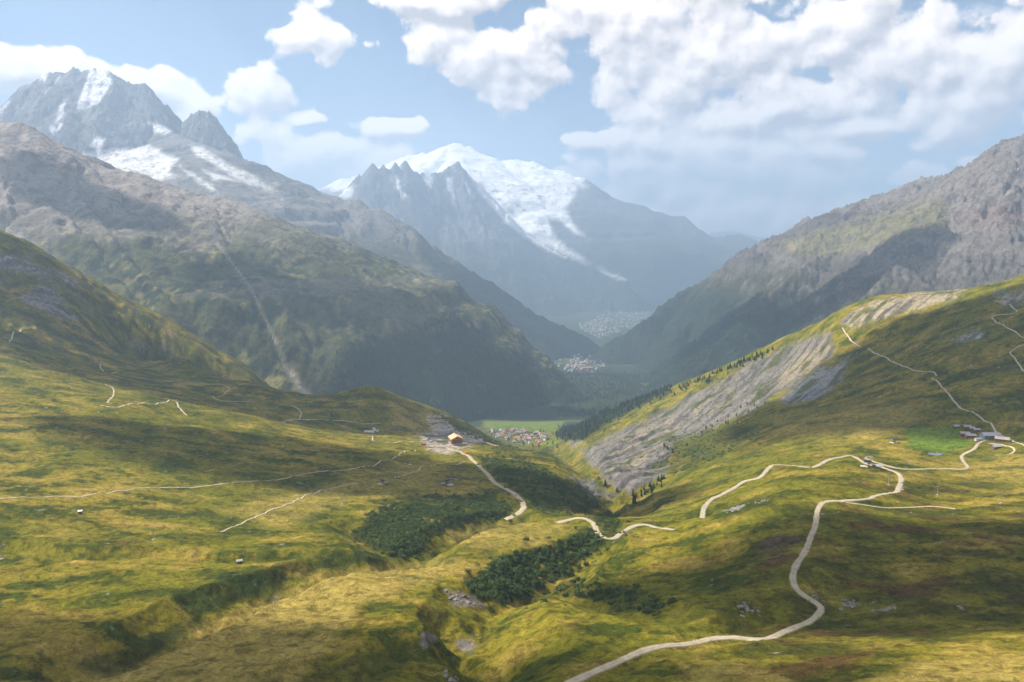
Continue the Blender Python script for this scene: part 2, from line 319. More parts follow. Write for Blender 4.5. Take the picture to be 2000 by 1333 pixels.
ROADS = [([(1060,1360),(1130,1328),(1180,1308),(1230,1284),(1280,1264),(1340,1254),(1400,1252),(1450,1251),(1500,1243),(1545,1230),(1580,1213),(1600,1200),(1606,1193),(1595,1183),(1575,1168),(1555,1150),(1548,1130),(1555,1105),(1568,1085),(1578,1065),(1585,1045),(1592,1030),(1595,1010),(1598,995),(1610,982),(1640,978),(1690,977),(1708,970),(1730,964),(1752,961)], 4.2, 160),
 ([(1752,961),(1757,950),(1760,934),(1745,922),(1715,912),(1690,905),(1668,893),(1640,893),(1615,900),(1590,910),(1560,913),(1535,908),(1510,910),(1500,918),(1485,930),(1450,945),(1410,965),(1385,980),(1374,995),(1371,1014)], 5.0, 690),
 ([(1320,1032),(1290,1032),(1262,1027),(1240,1028),(1220,1038),(1200,1048),(1180,1050),(1168,1043),(1160,1025),(1148,1015),(1130,1013),(1085,1022)], 5.2, 600),
 ([(985,1017),(1010,1005),(1022,993),(1022,985),(1012,972),(985,955),(960,937),(940,915),(920,898),(905,886),(885,879),(872,874)], 6.5, 800),
 ([(1690,897),(1720,905),(1770,916),(1840,917),(1880,917),(1890,911),(1880,899),(1880,889),(1903,876),(1912,866),(1928,858)], 4.2, 850),
 ([(1650,980),(1690,988),(1720,992),(1760,993),(1820,992),(1870,993)], 2.4, 600), ([(900,850),(925,855),(960,868),(975,873)], 8, 1700)]

def trace(line, y0, step=3.0, sm=5):
    P = np.array([hit_grid(a, b, y0) for a, b in line]); out = []
    for i in range(len(P) - 1):
        p0 = P[max(i - 1, 0)]; p1 = P[i]; p2 = P[i + 1]; p3 = P[min(i + 2, len(P) - 1)]
        for q in np.linspace(0, 1, max(2, int(np.hypot(*(p2 - p1)) / step)), endpoint=False):
            out.append(.5 * (2 * p1 + (p2 - p0) * q + (2 * p0 - 5 * p1 + 4 * p2 - p3) * q * q + (3 * p1 - p0 - 3 * p2 + p3) * q ** 3))
    out.append(P[-1]); Q = np.array(out); k = np.ones(sm) / sm; pad = sm // 2
    return np.stack([np.convolve(np.pad(Q[:, c], pad, mode='edge'), k, 'valid') for c in (0, 1)], 1)
road_xy = []
for ln, wd, y0 in ROADS:
    Q = trace(ln, y0); road_xy.append((Q, wd)); k = np.ones(13) / 13
    rz_ = np.convolve(np.pad(height(Q[:, 0], Q[:, 1]), 6, mode='edge'), k, 'valid')
    lo = Q.min(0) - 30; hi = Q.max(0) + 30; sel = np.where((XG > lo[0]) & (XG < hi[0]) & (YG > lo[1]) & (YG < hi[1])); x = XG[sel]; y = YG[sel]
    bd = np.full(x.shape, 1e9); bz = np.zeros(x.shape)
    for a in range(0, len(Q), 1):
        d = np.hypot(x - Q[a, 0], y - Q[a, 1]); m = d < bd; bd[m] = d[m]; bz[m] = rz_[a]
    wgt = 1 - sst(wd * .8, wd * .8 + 9 + 4 * (y > 900), bd); ZG[sel] = ZG[sel] * (1 - wgt) + bz * wgt
bl = sst(3450, 3900, YG); ZG = ZG * (1 - bl) + (valley_z(YG) - 6) * bl
PX, PY = proj(XG, YG, ZG)
# colours of the alp -------------------------------------------------------------
jx = PX + 16 * fbm(XG / 40, YG / 40, 3, 81) * np.clip(900 / YG, .4, 1.6); jy = PY + 10 * fbm(XG / 40, YG / 40, 3, 83) * np.clip(900 / YG, .4, 1.6)
def M(poly, f=10): return poly_mask(jx, jy, poly, f)
big = fbm(XG / 210, YG / 210, 5, 91); med = fbm(XG / 55, YG / 42, 5, 93); sml = fbm(XG / 9, YG / 9, 4, 95)
stre = fbm(XG / 70, YG / 14, 4, 97)
gz, gx_ = np.gradient(ZG); slope = np.abs(gz / (np.gradient(YG, axis=0)))
col = np.zeros(XG.shape + (3,), np.float32); col[:] = (.135, .128, .012)
col = mix(col, (.21, .168, .020), sst(-.15, .35, big + .5 * stre))
col = mix(col, (.052, .064, .008), sst(-.02, .28, med + .55 * sml + .25 * stre))
col = mix(col, (.29, .205, .045), sst(.12, .5, -med + .4 * stre + .25 * big) * .7)
col = mix(col, (.105, .060, .022), sst(.28, .5, fbm(XG / 60, YG / 60, 4, 99)) * .55)
heath = np.clip(M([(1400,1333),(1480,1130),(1560,960),(1700,930),(2100,980),(2100,1270),(1800,1280),(1650,1333)], 40), 0, 1)
col = mix(col, (.058, .058, .010), heath * sst(-.25, .25, med + .5 * stre) * .75)
col = mix(col, (.100, .045, .022), heath * sst(.12, .4, fbm(XG / 45, YG / 40, 4, 101)) * .7)
col = mix(col, (.10, .05, .055), M([(1480,1060),(1560,1020),(1570,1060),(1540,1110),(1490,1110)], 15) * sst(-.1, .3, sml + med) * .6)
for pg, k in [([(90,1345),(250,1290),(420,1205),(520,1165),(640,1122),(780,1103),(900,1095),(850,1135),(700,1190),(640,1262),(560,1345)], .75),
  ([(420,1000),(600,960),(760,905),(880,900),(970,955),(900,975),(700,970),(560,1030)], .45), ([(1300,1345),(1330,1300),(1450,1290),(1580,1345)], .6),
  ([(1640,1345),(1800,1292),(2100,1270),(2100,1345)], .7), ([(1500,815),(1780,785),(1800,830),(1700,860),(1540,850)], .5), ([(765,785),(840,800),(855,835),(800,855),(760,835)], .7),
  ([(1860,910),(2100,880),(2100,945),(1900,945)], .4), ([(860,1020),(1000,1018),(1120,1030),(1050,1065),(950,1080),(880,1065)], .45)]:
    col = mix(col, (.33, .245, .062), M(pg, 16) * k * sst(-.55, .2, -med + .5 * stre + .2))
for pg, k in [([(1770,838),(1870,832),(1900,868),(1850,885),(1775,872)], .9), ([(940,823),(1105,823),(1105,839),(940,839)], 1), ([(1060,870),(1085,852),(1090,870),(1060,878)], .6)]:
    col = mix(col, (.105, .165, .018), M(pg, 8) * k)
SHRUB_SHADE = [([(735,990),(840,966),(950,966),(1002,985),(995,1010),(870,1034),(795,1092),(735,1080),(690,1040),(715,1010)], 1),
 ([(915,1150),(950,1105),(1010,1080),(1080,1066),(1150,1032),(1182,1050),(1165,1080),(1100,1125),(1050,1152),(1000,1172),(935,1168)], 1),
 ([(930,890),(1010,885),(1130,950),(1200,985),(1120,1008),(1060,1005),(1030,975),(965,930)], .8), ([(1060,1160),(1130,1130),(1250,1150),(1305,1180),(1290,1208),(1230,1192),(1140,1168)], .55),
 ([(1290,865),(1420,825),(1490,845),(1400,900),(1320,925),(1280,900)], .65), ([(320,1160),(480,1112),(700,1080),(772,1092),(690,1106),(560,1132),(440,1182),(380,1205)], .9),  # second entry: grassy gully bank, its plants and its shadow put into the colour
 ([(840,800),(900,815),(1000,870),(1080,880),(1060,900),(960,870),(880,840)], .7), ([(150,1300),(330,1225),(400,1190),(420,1215),(320,1265),(220,1325)], .75),
 ([(1390,1010),(1440,985),(1540,955),(1500,985),(1420,1018)], .8), ([(1160,1010),(1190,1000),(1212,1015),(1200,1040),(1175,1035)], .9), ([(600,1320),(730,1270),(850,1235),(840,1270),(740,1333)], .6),
 ([(810,1195),(840,1175),(880,1200),(860,1225),(820,1210)], .6)]
shr_shade = np.zeros(XG.shape, np.float32)
for pg, k in SHRUB_SHADE: shr_shade = np.maximum(shr_shade, M(pg, 9) * k)
col = mix(col, (.030, .044, .010), shr_shade * sst(-.7, .0, med + sml + .2))
far = sst(1500, 1900, YG) * (PX < 1000)
col = mix(col, (.060, .066, .020), far * sst(-.2, .3, med + .4 * big) * .6)
SCREE = [([(1135,882),(1200,850),(1290,810),(1380,760),(1480,706),(1560,668),(1622,652),(1628,690),(1560,742),(1480,792),(1400,832),(1312,862),(1300,922),(1235,965),(1205,955),(1160,910)], 1, (.17, .155, .135)),
 ([(1520,780),(1590,728),(1660,704),(1645,742),(1600,778),(1535,788)], .9, (.22, .215, .21)), ([(1640,628),(1700,592),(1800,572),(1885,566),(1850,590),(1740,618),(1660,640)], .85, (.30, .25, .16)),
 ([(40,580),(82,560),(112,572),(128,606),(152,625),(110,618),(60,594)], 1, (.24, .215, .20)), ([(832,812),(862,812),(884,838),(905,846),(940,860),(905,872),(880,880),(835,868),(845,850)], 1, (.38, .32, .25)),
 ([(818,848),(870,838),(908,866),(884,886),(838,880)], .9, (.36, .30, .23)), ([(1105,925),(1180,955),(1205,975),(1150,972)], .8, (.13, .12, .115)), ([(-100,490),(0,495),(60,512),(120,532),(175,560),(100,548),(0,525),(-100,520)], .7, (.26, .245, .23)),
 ([(1840,665),(1910,640),(1930,665),(1870,670)], .5, (.34, .33, .31)), ([(1940,575),(2100,540),(2100,580),(1960,600)], .6, (.28, .26, .25)), ([(1100,860),(1130,850),(1145,870),(1120,880)], .6, (.30, .27, .2)),
 ([(860,1155),(930,1155),(950,1180),(890,1190)], .7, (.19, .16, .13)), ([(895,1250),(930,1240),(935,1270),(905,1275)], .7, (.17, .15, .13)), ([(820,1240),(842,1235),(848,1255),(828,1262)], .7, (.15, .13, .12))]
rock = np.zeros(XG.shape, np.float32)
for pg, k, cc in SCREE:
    m = M(pg, 18) * k; m = sst(.25, .6, m + .35 * med + .35 * sml); rock = np.maximum(rock, m); col = mix(col, cc, m)
tan = M([(1180,880),(1260,830),(1400,770),(1450,760),(1420,790),(1330,840),(1230,930)], 14) * sst(-.2, .3, med)
col = mix(col, (.27, .22, .135), np.maximum(tan, M([(1555,700),(1622,655),(1626,690),(1540,750),(1490,770)], 10) * .8) * .75)
col = mix(col, (.07, .067, .068), rock * sst(.0, .22, fbm(gl / 16, ga / 260, 5, 103)) * .8)
col = mix(col, (.065, .075, .022), rock * sst(.06, .24, fbm(gl / 34, ga / 130, 5, 107)) * .85 * (YG > 1100))
sp_r = spur * sst(.1, .45, fbm(wx / 60, wy / 90, 5, 109)) * .55
col = mix(col, (.17, .15, .13), sp_r)
col = mix(col, (.032, .046, .016), spur * sst(.0, .3, fbm(wx / 110, wy / 110, 5, 113)) * sst(520, 700, PY) * .8)
frst = poly_mask(jx, jy, [(1085,850),(1120,800),(1200,770),(1300,750),(1310,768),(1270,785),(1210,815),(1180,830),(1140,860),(1100,862)], 6) * (YG > 2000)
col = mix(col, (.020, .032, .014), frst)
col *= (1 + .42 * sml + .32 * fbm(XG / 3.2, YG / 3.2, 2, 117) * (YG < 1200))[..., None]
alp = struct(grid_object('alpine_pasture', XG, YG, ZG, col, ground_mat('alpine_turf', .7, .2, .5, 1.0, 1.3, spot=.38, ss=.11)))

# ------------------------------------------------------------------ valley floor
tv, yv = np.meshgrid(np.linspace(-1.0, 1.0, 260), np.exp(np.linspace(math.log(3300), math.log(34000), 240)))
xv = tv * yv; zv = valley_z(yv) + fbm(xv / 500, yv / 500, 4, 121) * 16 * sst(3600, 4600, yv)
fp = [(1060,740),(1150,735),(1260,745),(1330,765),(1200,800),(1080,790)]
vpx, vpy = proj(xv, yv, zv)
zv = zv + poly_mask(vpx, vpy, fp, 15) * (30 + 25 * fbm(xv / 200, yv / 200, 3, 123)) * (yv > 4100) * (yv < 6300)
vm = fbm(xv / 350, yv / 350, 5, 125)
vc = np.zeros(xv.shape + (3,), np.float32); vc[:] = (.030, .044, .018)
vc = mix(vc, (.08, .095, .03), sst(.15, .3, vm) * sst(9000, 5000, yv))
vc = mix(vc, (.12, .15, .032), poly_mask(vpx, vpy, [(940,822),(1105,822),(1105,842),(940,842)], 3) * (yv < 4200))
vc = mix(vc, (.028, .04, .017), sst(4100, 4400, yv) * sst(6400, 6000, yv) * sst(-.3, .1, .25 - vm))
for pg in ([(1050,700),(1110,690),(1150,672),(1200,675),(1190,705),(1160,732),(1110,735),(1060,715)], [(1130,635),(1180,610),(1230,580),(1300,570),(1310,590),(1240,640),(1170,660)]):
    vc = mix(vc, (.12, .13, .045), poly_mask(vpx, vpy, pg, 8) * .5 * sst(-.1, .25, vm))
struct(grid_object('valley_floor', xv, yv, zv, vc, ground_mat('valley_meadow', .05, .012, .35, .6, 6)))

# ------------------------------------------------------------------ mountains
def crest(pts):
    out = []
    for p in pts:
        t, s = pix(p[0], p[1]); out.append((float(t) * p[2], p[2], float(s) * p[2], p[3]))
    return np.array(out)
def mountain(name, ridges, t0, t1, y0, y1, nc, nr, base, gully, colour, mat, jag=1.0, far_k=1.2, reach=1500):
    """heights fall away from traced crest lines; gullies run down from the crests"""
    T, Yq = np.meshgrid(np.linspace(t0, t1, nc), np.exp(np.linspace(math.log(y0), math.log(y1), nr)))
    X = T * Yq; Z = np.full(X.shape, -1e9); AL = np.zeros(X.shape); DD = np.zeros(X.shape); CZ = np.zeros(X.shape)
    gA, gL = gully
    qx = X + gL * .5 * fbm(X / (gL * 2.2), Yq / (gL * 2.2), 4, 201); qy = Yq + gL * .5 * fbm(X / (gL * 2.2), Yq / (gL * 2.2), 4, 203)
    base_s = 0
    for (cp, D, kk) in ridges:
        P = crest(cp); acc = 0
        for i in range(len(P) - 1):
            ax, ay, az_, ak = P[i]; bx, by, bz, bk = P[i + 1]; dx, dy = bx - ax, by - ay; Ls = math.hypot(dx, dy) + 1e-6
            for (ux, uy, store) in ((qx, qy, 0),):
                q = np.clip(((ux - ax) * dx + (uy - ay) * dy) / (Ls * Ls), 0, 1)
                d = np.hypot(ux - ax - q * dx, uy - ay - q * dy)
                d0 = np.hypot(X - ax - q * dx, Yq - ay - q * dy); w_ = sst(0, gL * 1.5, d0); d = d * w_ + d0 * (1 - w_)
                zc = az_ + (bz - az_) * q; k = ak + (bk - ak) * q
                back = sst(0, 60, np.hypot(ux, uy) - np.hypot(ax + q * dx, ay + q * dy)); k = k * (1 + far_k * back)
                z = zc - (k * d + kk * D * (1 - np.exp(-d / D))) - .7 * np.maximum(0, d - reach)
                m = z > Z; Z[m] = z[m]; AL[m] = (acc + q * Ls)[m] + base_s; DD[m] = d[m]; CZ[m] = zc[m]
            acc += Ls
        base_s += acc + 5000
    g = ridged(AL / gL + .35 * fbm(X / gL, Yq / gL, 3, 207), DD / (gL * 3.5), 5, 209)
    Z = Z + gA * g * sst(0, gL * 1.6, DD) + gA * .35 * fbm(X / (gL * .8), Yq / (gL * .8), 5, 211) * sst(0, gL, DD)
    Z = Z + jag * gA * .22 * ridged(X / (gL * .22), Yq / (gL * .22), 4, 213)
    Z = np.maximum(Z, base)
    px, py = proj(X, Yq, Z)
    dzx = np.gradient(Z, axis=1) / np.gradient(X, axis=1); dzy = np.gradient(Z, axis=0) / np.gradient(Yq, axis=0)
    c = colour(X, Yq, Z, px, py, np.hypot(dzx, dzy), DD, AL, g)
    o = struct(grid_object(name, X, Yq, Z, c, mat)); return X, Yq, Z, px, py
rockmat = ground_mat('mountain_rock', .035, .009, .40, 1.0, 22, spot=.35, ss=.012)
farmat = ground_mat('far_mountain_rock', .010, .0025, .25, .6, 70, spot=.10, ss=.004)

# slope across the stream, left of the valley
def col1(X, Y, Z, px, py, sl, d, al, g):
    n1 = fbm(X / 260, Y / 260, 6, 301); n2 = fbm(X / 60, Y / 60, 5, 303); st = fbm(al / 60, d / 500, 4, 305)
    c = np.zeros(X.shape + (3,), np.float32); c[:] = (.068, .070, .026)
    c = mix(c, (.17, .15, .055), sst(-.05, .3, n1 + .5 * st))
    c = mix(c, (.028, .038, .015), sst(-.08, .18, n2 + .6 * n1))
    hi = sst(-120, 260, Z + 160 * n1 + 80 * st)
    c = mix(c, (.25, .215, .185), hi * sst(-.5, .1, n2 + .4)); c = mix(c, (.115, .095, .088), hi * sst(.05, .35, st + n2 * .5) * .7)
    c = mix(c, (.25, .235, .22), poly_mask(px + 20 * n1, py + 20 * n2, [(0,430),(60,470),(140,520),(240,600),(290,655),(250,650),(170,570),(60,500),(0,470)], 14) * sst(-.3, .2, n2 + st))
    fo = poly_mask(px + 30 * n1, py + 25 * n2, [(620,790),(660,690),(760,660),(900,620),(1000,690),(1180,800),(1180,850),(800,860)], 30)
    c = mix(c, (.021, .033, .015), fo * sst(-.45, .05, n2 + .25 + .4 * n1))
    c = mix(c, (.10, .095, .04), poly_mask(px, py, [(600,520),(720,550),(860,590),(885,610),(870,650),(780,650),(700,620),(600,560)], 18) * .8 * sst(-.3, .2, n2 + .1))
    sc = np.exp(-(line_dist(px, py, [(425,478),(455,515),(490,565),(515,615),(545,680),(560,720),(600,775)]) / (2.2 + 5 * sst(640, 780, py))) ** 2)
    c = mix(c, (.27, .24, .20), sc * .8)
    c = c * 1.3; c = mix(c, (.30, .26, .22), sst(.22, .42, fbm(al / 45, d / 420, 4, 307)) * .5 * sst(-420, -50, Z))
    return mix(c, (.21, .18, .15), poly_mask(px + 8 * n2, py + 8 * n2, [(505,555),(530,560),(552,575),(535,582),(512,572)], 5) * .7)
CR1 = [(-400,170,5600,0.62),(-100,235,5300,0.62),(0,240,5200,0.60),(35,238,5180,0.60),(60,246,5170,0.60),(90,268,5150,0.58),(140,296,5100,0.56),(185,318,5080,0.54),(230,330,5060,0.50),(280,341,5040,0.48),(330,360,5020,0.45),(400,381,5000,0.42),(430,385,4980,0.42),
 (480,400,4940,0.40),(540,436,4900,0.40),(600,480,4850,0.42),(660,520,4780,0.53),(720,548,4720,0.64),(800,574,4650,0.78),(850,584,4600,0.87),(880,602,4560,0.92),(930,645,4500,0.92),(1000,690,4430,0.92),(1060,725,4330,0.92),(1110,756,4230,0.92),(1150,782,4150,0.92),(1175,805,4080,0.92)]
SP1 = [([(120,290,5120,.7),(150,380,4600,.7),(230,480,4100,.75),(330,590,3600,.8)], 120, .2), ([(420,384,4990,.7),(440,450,4500,.7),(470,560,4000,.75),(540,700,3500,.8)], 120, .2), ([(700,540,4740,.6),(720,610,4300,.65),(760,700,3900,.7)], 120, .1)]
m1 = mountain('valley_side_mountain', [(CR1, 120, .25)] + SP1, -1.0, .16, 2500, 6600, 420, 250, -1500, (60, 190), col1, rockmat, reach=1350)

# ridge behind it, running down to the middle of the valley
def col2(X, Y, Z, px, py, sl, d, al, g):
    n1 = fbm(X / 420, Y / 420, 6, 321); n2 = fbm(X / 90, Y / 90, 5, 323); st = fbm(al / 90, d / 700, 4, 325)
    c = np.zeros(X.shape + (3,), np.float32); c[:] = (.20, .185, .17)
    c = mix(c, (.11, .10, .095), sst(.0, .35, st + .4 * n1)); c = mix(c, (.28, .26, .235), sst(.1, .4, -n1 + .3 * n2) * .7)
    gr = sst(180, -140, Z + 160 * n1)
    c = mix(c, (.075, .075, .033), gr * sst(-.4, .1, n2 + .3)); c = mix(c, (.13, .12, .055), gr * sst(.1, .4, n1 - .3 * n2) * .6)
    c = mix(c, (.022, .034, .016), sst(-150, -420, Z + 130 * n1 + 60 * n2))
    c = mix(c, (.15, .135, .07), poly_mask(px + 6 * n2, py + 6 * n2, [(690,520),(740,505),(790,515),(840,520),(845,540),(800,535),(740,525)], 6) * .7)
    sn = poly_mask(px + 14 * n2, py + 10 * n1, [(175,318),(235,296),(290,285),(345,310),(330,335),(350,345),(300,352),(255,345),(205,330)], 6)
    for pg in ([(370,285),(395,288),(440,318),(500,345),(530,368),(490,362),(430,330),(385,305)], [(350,325),(378,340),(420,368),(425,380),(380,352)], [(395,330),(440,345),(470,355),(420,352)]):
        sn = np.maximum(sn, poly_mask(px + 8 * n2, py + 6 * n1, pg, 5) * .85)
    return mix(c, (.80, .79, .78), sn * sst(-.45, -.05, n2 + .25))
CR2 = [(40,330,8600,0.40),(180,318,8500,0.40),(235,296,8500,0.35),(290,283,8500,0.35),(345,262,8700,0.40),(395,282,8500,0.40),(440,292,8400,0.45),(480,312,8350,0.48),(530,337,8250,0.50),(600,366,8150,0.50),(640,381,8100,0.80),(700,388,8000,0.80),(740,405,7950,0.80),(800,440,7850,0.80),(850,480,7800,0.80),
 (900,515,7700,0.80),(960,550,7600,0.80),(1030,600,7450,0.80),(1100,635,7300,0.80),(1150,662,7150,0.80),(1185,690,7000,0.80)]
SP2 = [([(400,288,8500,.55),(400,340,8000,.6),(430,400,7400,.6)], 150, .1), ([(640,381,8100,.6),(660,430,7600,.6),(690,510,7000,.6)], 150, .1), ([(800,440,7850,.6),(830,500,7400,.65),(880,580,6900,.7)], 150, .1)]
mountain('glacier_foot_ridge', [(CR2, 200, .25)] + SP2, -.75, .16, 5600, 9600, 330, 190, -1500, (70, 280), col2, rockmat)

# rock tower with an ice cap
def snow_fn(px, py, n1, n2, polys, f=5):
    s = np.zeros(px.shape, np.float32)
    for pg in polys: s = np.maximum(s, poly_mask(px + 7 * n2, py + 7 * n1, pg, f))
    return s
def col3(X, Y, Z, px, py, sl, d, al, g):
    n1 = fbm(X / 300, Y / 300, 6, 341); n2 = fbm(X / 70, Y / 70, 5, 343); st = fbm(al / 70, d / 600, 5, 345)
    c = np.zeros(X.shape + (3,), np.float32); c[:] = (.165, .155, .155); c = mix(c, (.095, .09, .095), sst(-.05, .3, st)); c = mix(c, (.25, .235, .22), sst(.15, .4, -st + .3 * n2) * .6)
    s = snow_fn(px, py, n1, n2, [[(178,135),(212,140),(218,160),(205,185),(190,205),(155,215),(152,200),(165,165)], [(290,238),(315,245),(335,258),(322,265),(300,255)], [(118,205),(130,198),(125,222),(110,235)], [(95,255),(125,215),(112,262)],
      [(160,300),(200,292),(300,290),(300,330),(180,330)], [(185,262),(205,270),(195,290),(178,285)], [(60,150),(95,145),(90,160)]], 4)
    s = np.maximum(s * sst(-.5, -.1, n2 + .3), sst(.30, .42, st + .3 * n1) * .45 * sst(900, 1500, Z))
    return mix(c, (.84, .84, .85), s)
CR3 = [(-300,250,10200,1.0),(-120,205,9800,1.0),(-40,190,9600,1.0),(0,210,9400,1.0),(20,196,9350,1.1),(40,172,9300,1.1),(60,165,9280,1.1),(80,152,9260,1.2),(100,142,9250,1.2),(122,142,9240,1.2),(143,131,9230,1.2),(158,141,9230,1.2),(185,134,9220,1.1),(210,141,9200,1.1),(235,154,9190,1.2),(262,166,9180,1.2),(284,164,9170,1.3),
 (300,188,9160,1.3),(318,215,9150,1.3),(326,205,9145,1.3),(334,222,9140,1.3),(346,236,9130,1.3),(358,243,9120,1.4),(374,222,9110,1.6),(388,214,9100,1.7),(396,218,9100,1.7),(408,217,9090,1.7),(422,230,9080,1.7),(434,258,9070,1.7),(446,290,9060,1.6),(455,330,9050,1.3)]
SP3 = [([(182,134,9220,1.2),(165,190,8950,1.3),(130,250,8750,1.4),(90,310,8500,1.4)], 120, .2), ([(284,165,9170,1.3),(300,235,8900,1.3),(340,262,8700,1.1)], 120, .1), ([(60,165,9280,1.3),(40,230,8900,1.4)], 120, .1), ([(230,152,9190,1.3),(225,220,8950,1.4),(215,290,8700,1.4)], 100, .1)]
mountain('ice_capped_rock_peak', [(CR3, 100, .3)] + SP3, -.85, -.30, 7600, 11200, 300, 200, -1500, (80, 150), col3, rockmat, 2.0)

# needles in front of the snow dome
def col4(X, Y, Z, px, py, sl, d, al, g):
    n1 = fbm(X / 500, Y / 500, 6, 361); n2 = fbm(X / 120, Y / 120, 5, 363); st = fbm(al / 110, d / 900, 5, 365)
    c = np.zeros(X.shape + (3,), np.float32); c[:] = (.15, .145, .15); c = mix(c, (.09, .088, .095), sst(-.05, .3, st)); c = mix(c, (.06, .065, .04), sst(150, -300, Z + 250 * n1)); c = mix(c, (.022, .034, .018), sst(-250, -500, Z + 150 * n1))
    s = snow_fn(px, py, n1, n2, [[(760,345),(775,350),(785,375),(800,385),(790,388),(770,365)], [(830,335),(845,345),(840,370),(832,360)], [(870,345),(885,350),(882,375),(875,370)], [(660,375),(690,360),(690,385),(660,390)]], 4) * .8
    s = np.maximum(s, sst(.25, .4, st + .2 * n2) * .5 * sst(500, 1000, Z))
    s = np.maximum(s, poly_mask(px, py, [(905,318),(935,322),(985,395),(1030,438),(1090,470),(1150,503),(1155,514),(1100,502),(1040,474),(985,432),(935,375)], 5))
    return mix(c, (.86, .86, .87), s)
CR4 = [(560,440,13200,0.70),(640,410,13400,0.70),(678,375,13500,0.90),(692,352,13550,1.00),(701,341,13600,1.10),(708,350,13620,1.10),(718,330,13650,1.20),(728,319,13700,1.20),(738,330,13720,1.20),(748,322,13750,1.20),(760,332,13800,1.20),(772,318,13900,1.20),(780,326,13950,1.20),(792,313,14000,1.30),(800,330,14050,1.20),(815,338,14100,1.10),(845,336,14300,1.10),(870,330,14500,1.10),(895,314,14700,1.10),
 (908,330,14750,1.10),(930,362,14750,1.00),(960,395,14700,1.00),(985,425,14650,1.00),(1020,452,14550,1.00),(1070,485,14400,1.00),(1130,515,14200,1.00),(1180,535,14000,1.00),(1225,552,13800,1.00)]
SP4 = [([(740,330,13720,1.0),(760,400,13200,.9),(800,470,12500,.8)], 200, .1), ([(850,336,14300,1.0),(870,420,13700,.9),(900,490,13000,.8)], 200, .1), ([(895,314,14700,1.0),(930,430,14000,.8),(1000,520,13200,.7)], 200, .1)]
mountain('needle_ridge', [(CR4, 250, .35)] + SP4, -.34, .22, 10500, 16500, 330, 170, -1600, (110, 280), col4, farmat, 1.6, reach=2600)

# great snow dome
def col5(X, Y, Z, px, py, sl, d, al, g):
    n1 = fbm(X / 700, Y / 700, 6, 381); n2 = fbm(X / 170, Y / 170, 5, 383); st = fbm(al / 150, d / 1200, 5, 385)
    c = np.zeros(X.shape + (3,), np.float32); c[:] = (.14, .14, .145); c = mix(c, (.085, .085, .09), sst(-.05, .3, st)); c = mix(c, (.055, .06, .038), sst(200, -300, Z + 300 * n1)); c = mix(c, (.022, .034, .02), sst(-250, -600, Z + 200 * n1))
    s = sst(1050, 1500, Z + 350 * n1 + 200 * st) * sst(1165, 1120, px + 20 * n2 + .25 * (py - 346))
    s = np.maximum(s, poly_mask(px + 6 * n2, py + 6 * n1, [(940,330),(1120,330),(1128,370),(1105,410),(1120,440),(1142,462),(1125,458),(1095,430),(1070,430),(1085,470),(1120,495),(1152,512),(1140,512),(1060,480),(1000,430),(950,380)], 6) * sst(-.35, 0, n2 + st * .5 + .2))
    s = s * (1 - .6 * sst(.3, .45, st + .3 * n1) * sst(2200, 1500, Z))
    s = np.maximum(s, .7 * poly_mask(px, py, [(1165,520),(1195,535),(1225,546),(1220,550),(1180,536)], 3))
    return mix(c, (.88, .88, .88), s)
CR5 = [(600,400,20000,0.60),(660,350,19800,0.60),(690,345,19700,0.60),(760,318,19600,0.60),(800,300,19500,0.60),(825,296,19500,0.60),(845,298,19500,0.55),(862,285,19500,0.50),(888,277,19500,0.45),(915,284,19400,0.50),(940,304,19300,0.50),(965,312,19200,0.50),(1010,311,19000,0.50),(1040,313,18900,0.50),(1062,328,18700,0.50),(1100,332,18500,0.55),(1122,345,18300,0.60),(1142,346,18100,0.75),
 (1160,361,18000,0.75),(1200,385,17900,0.70),(1222,394,17900,0.70),(1260,402,17900,0.70),(1310,421,17900,0.70),(1335,420,17900,0.70),(1370,448,17900,0.70),(1400,463,17900,0.70),(1422,456,17900,0.70),(1442,455,17900,0.70),(1475,468,17900,0.70),(1520,490,17900,0.70),(1700,520,17900,0.70)]
SP5 = [([(1142,346,18100,.9),(1118,400,17300,.9),(1130,450,16600,.8),(1170,500,15700,.7),(1230,548,14900,.6)], 250, .1), ([(985,312,19100,.55),(1020,370,18300,.6),(1060,430,17200,.6),(1090,470,16400,.6)], 250, .05), ([(1062,330,18700,.7),(1090,380,17800,.8),(1100,420,17200,.8)], 200, .1),
 ([(1230,396,17900,.6),(1250,460,16900,.6),(1280,530,15600,.6)], 250, .1), ([(1335,420,17900,.6),(1350,480,17000,.6),(1370,540,15900,.6)], 250, .1)]
mountain('snow_dome_massif', [(CR5, 300, .2)] + SP5, -.40, .55, 13500, 22500, 330, 170, -1700, (90, 430), col5, farmat, .45, reach=3500)
# low hills at the very end of the valley
def col6(X, Y, Z, px, py, sl, d, al, g):
    c = np.zeros(X.shape + (3,), np.float32); c[:] = (.08, .085, .06); return c
mountain('distant_hills', [([(1000,480,29000,.4),(1250,470,29000,.4),(1390,455,29000,.4),(1430,450,29000,.4),(1480,462,29000,.4),(1540,460,29000,.4),(1650,470,29000,.4)], 300, .1)], -.1, .6, 26000, 32500, 90, 40, -1700, (60, 700), col6, farmat)

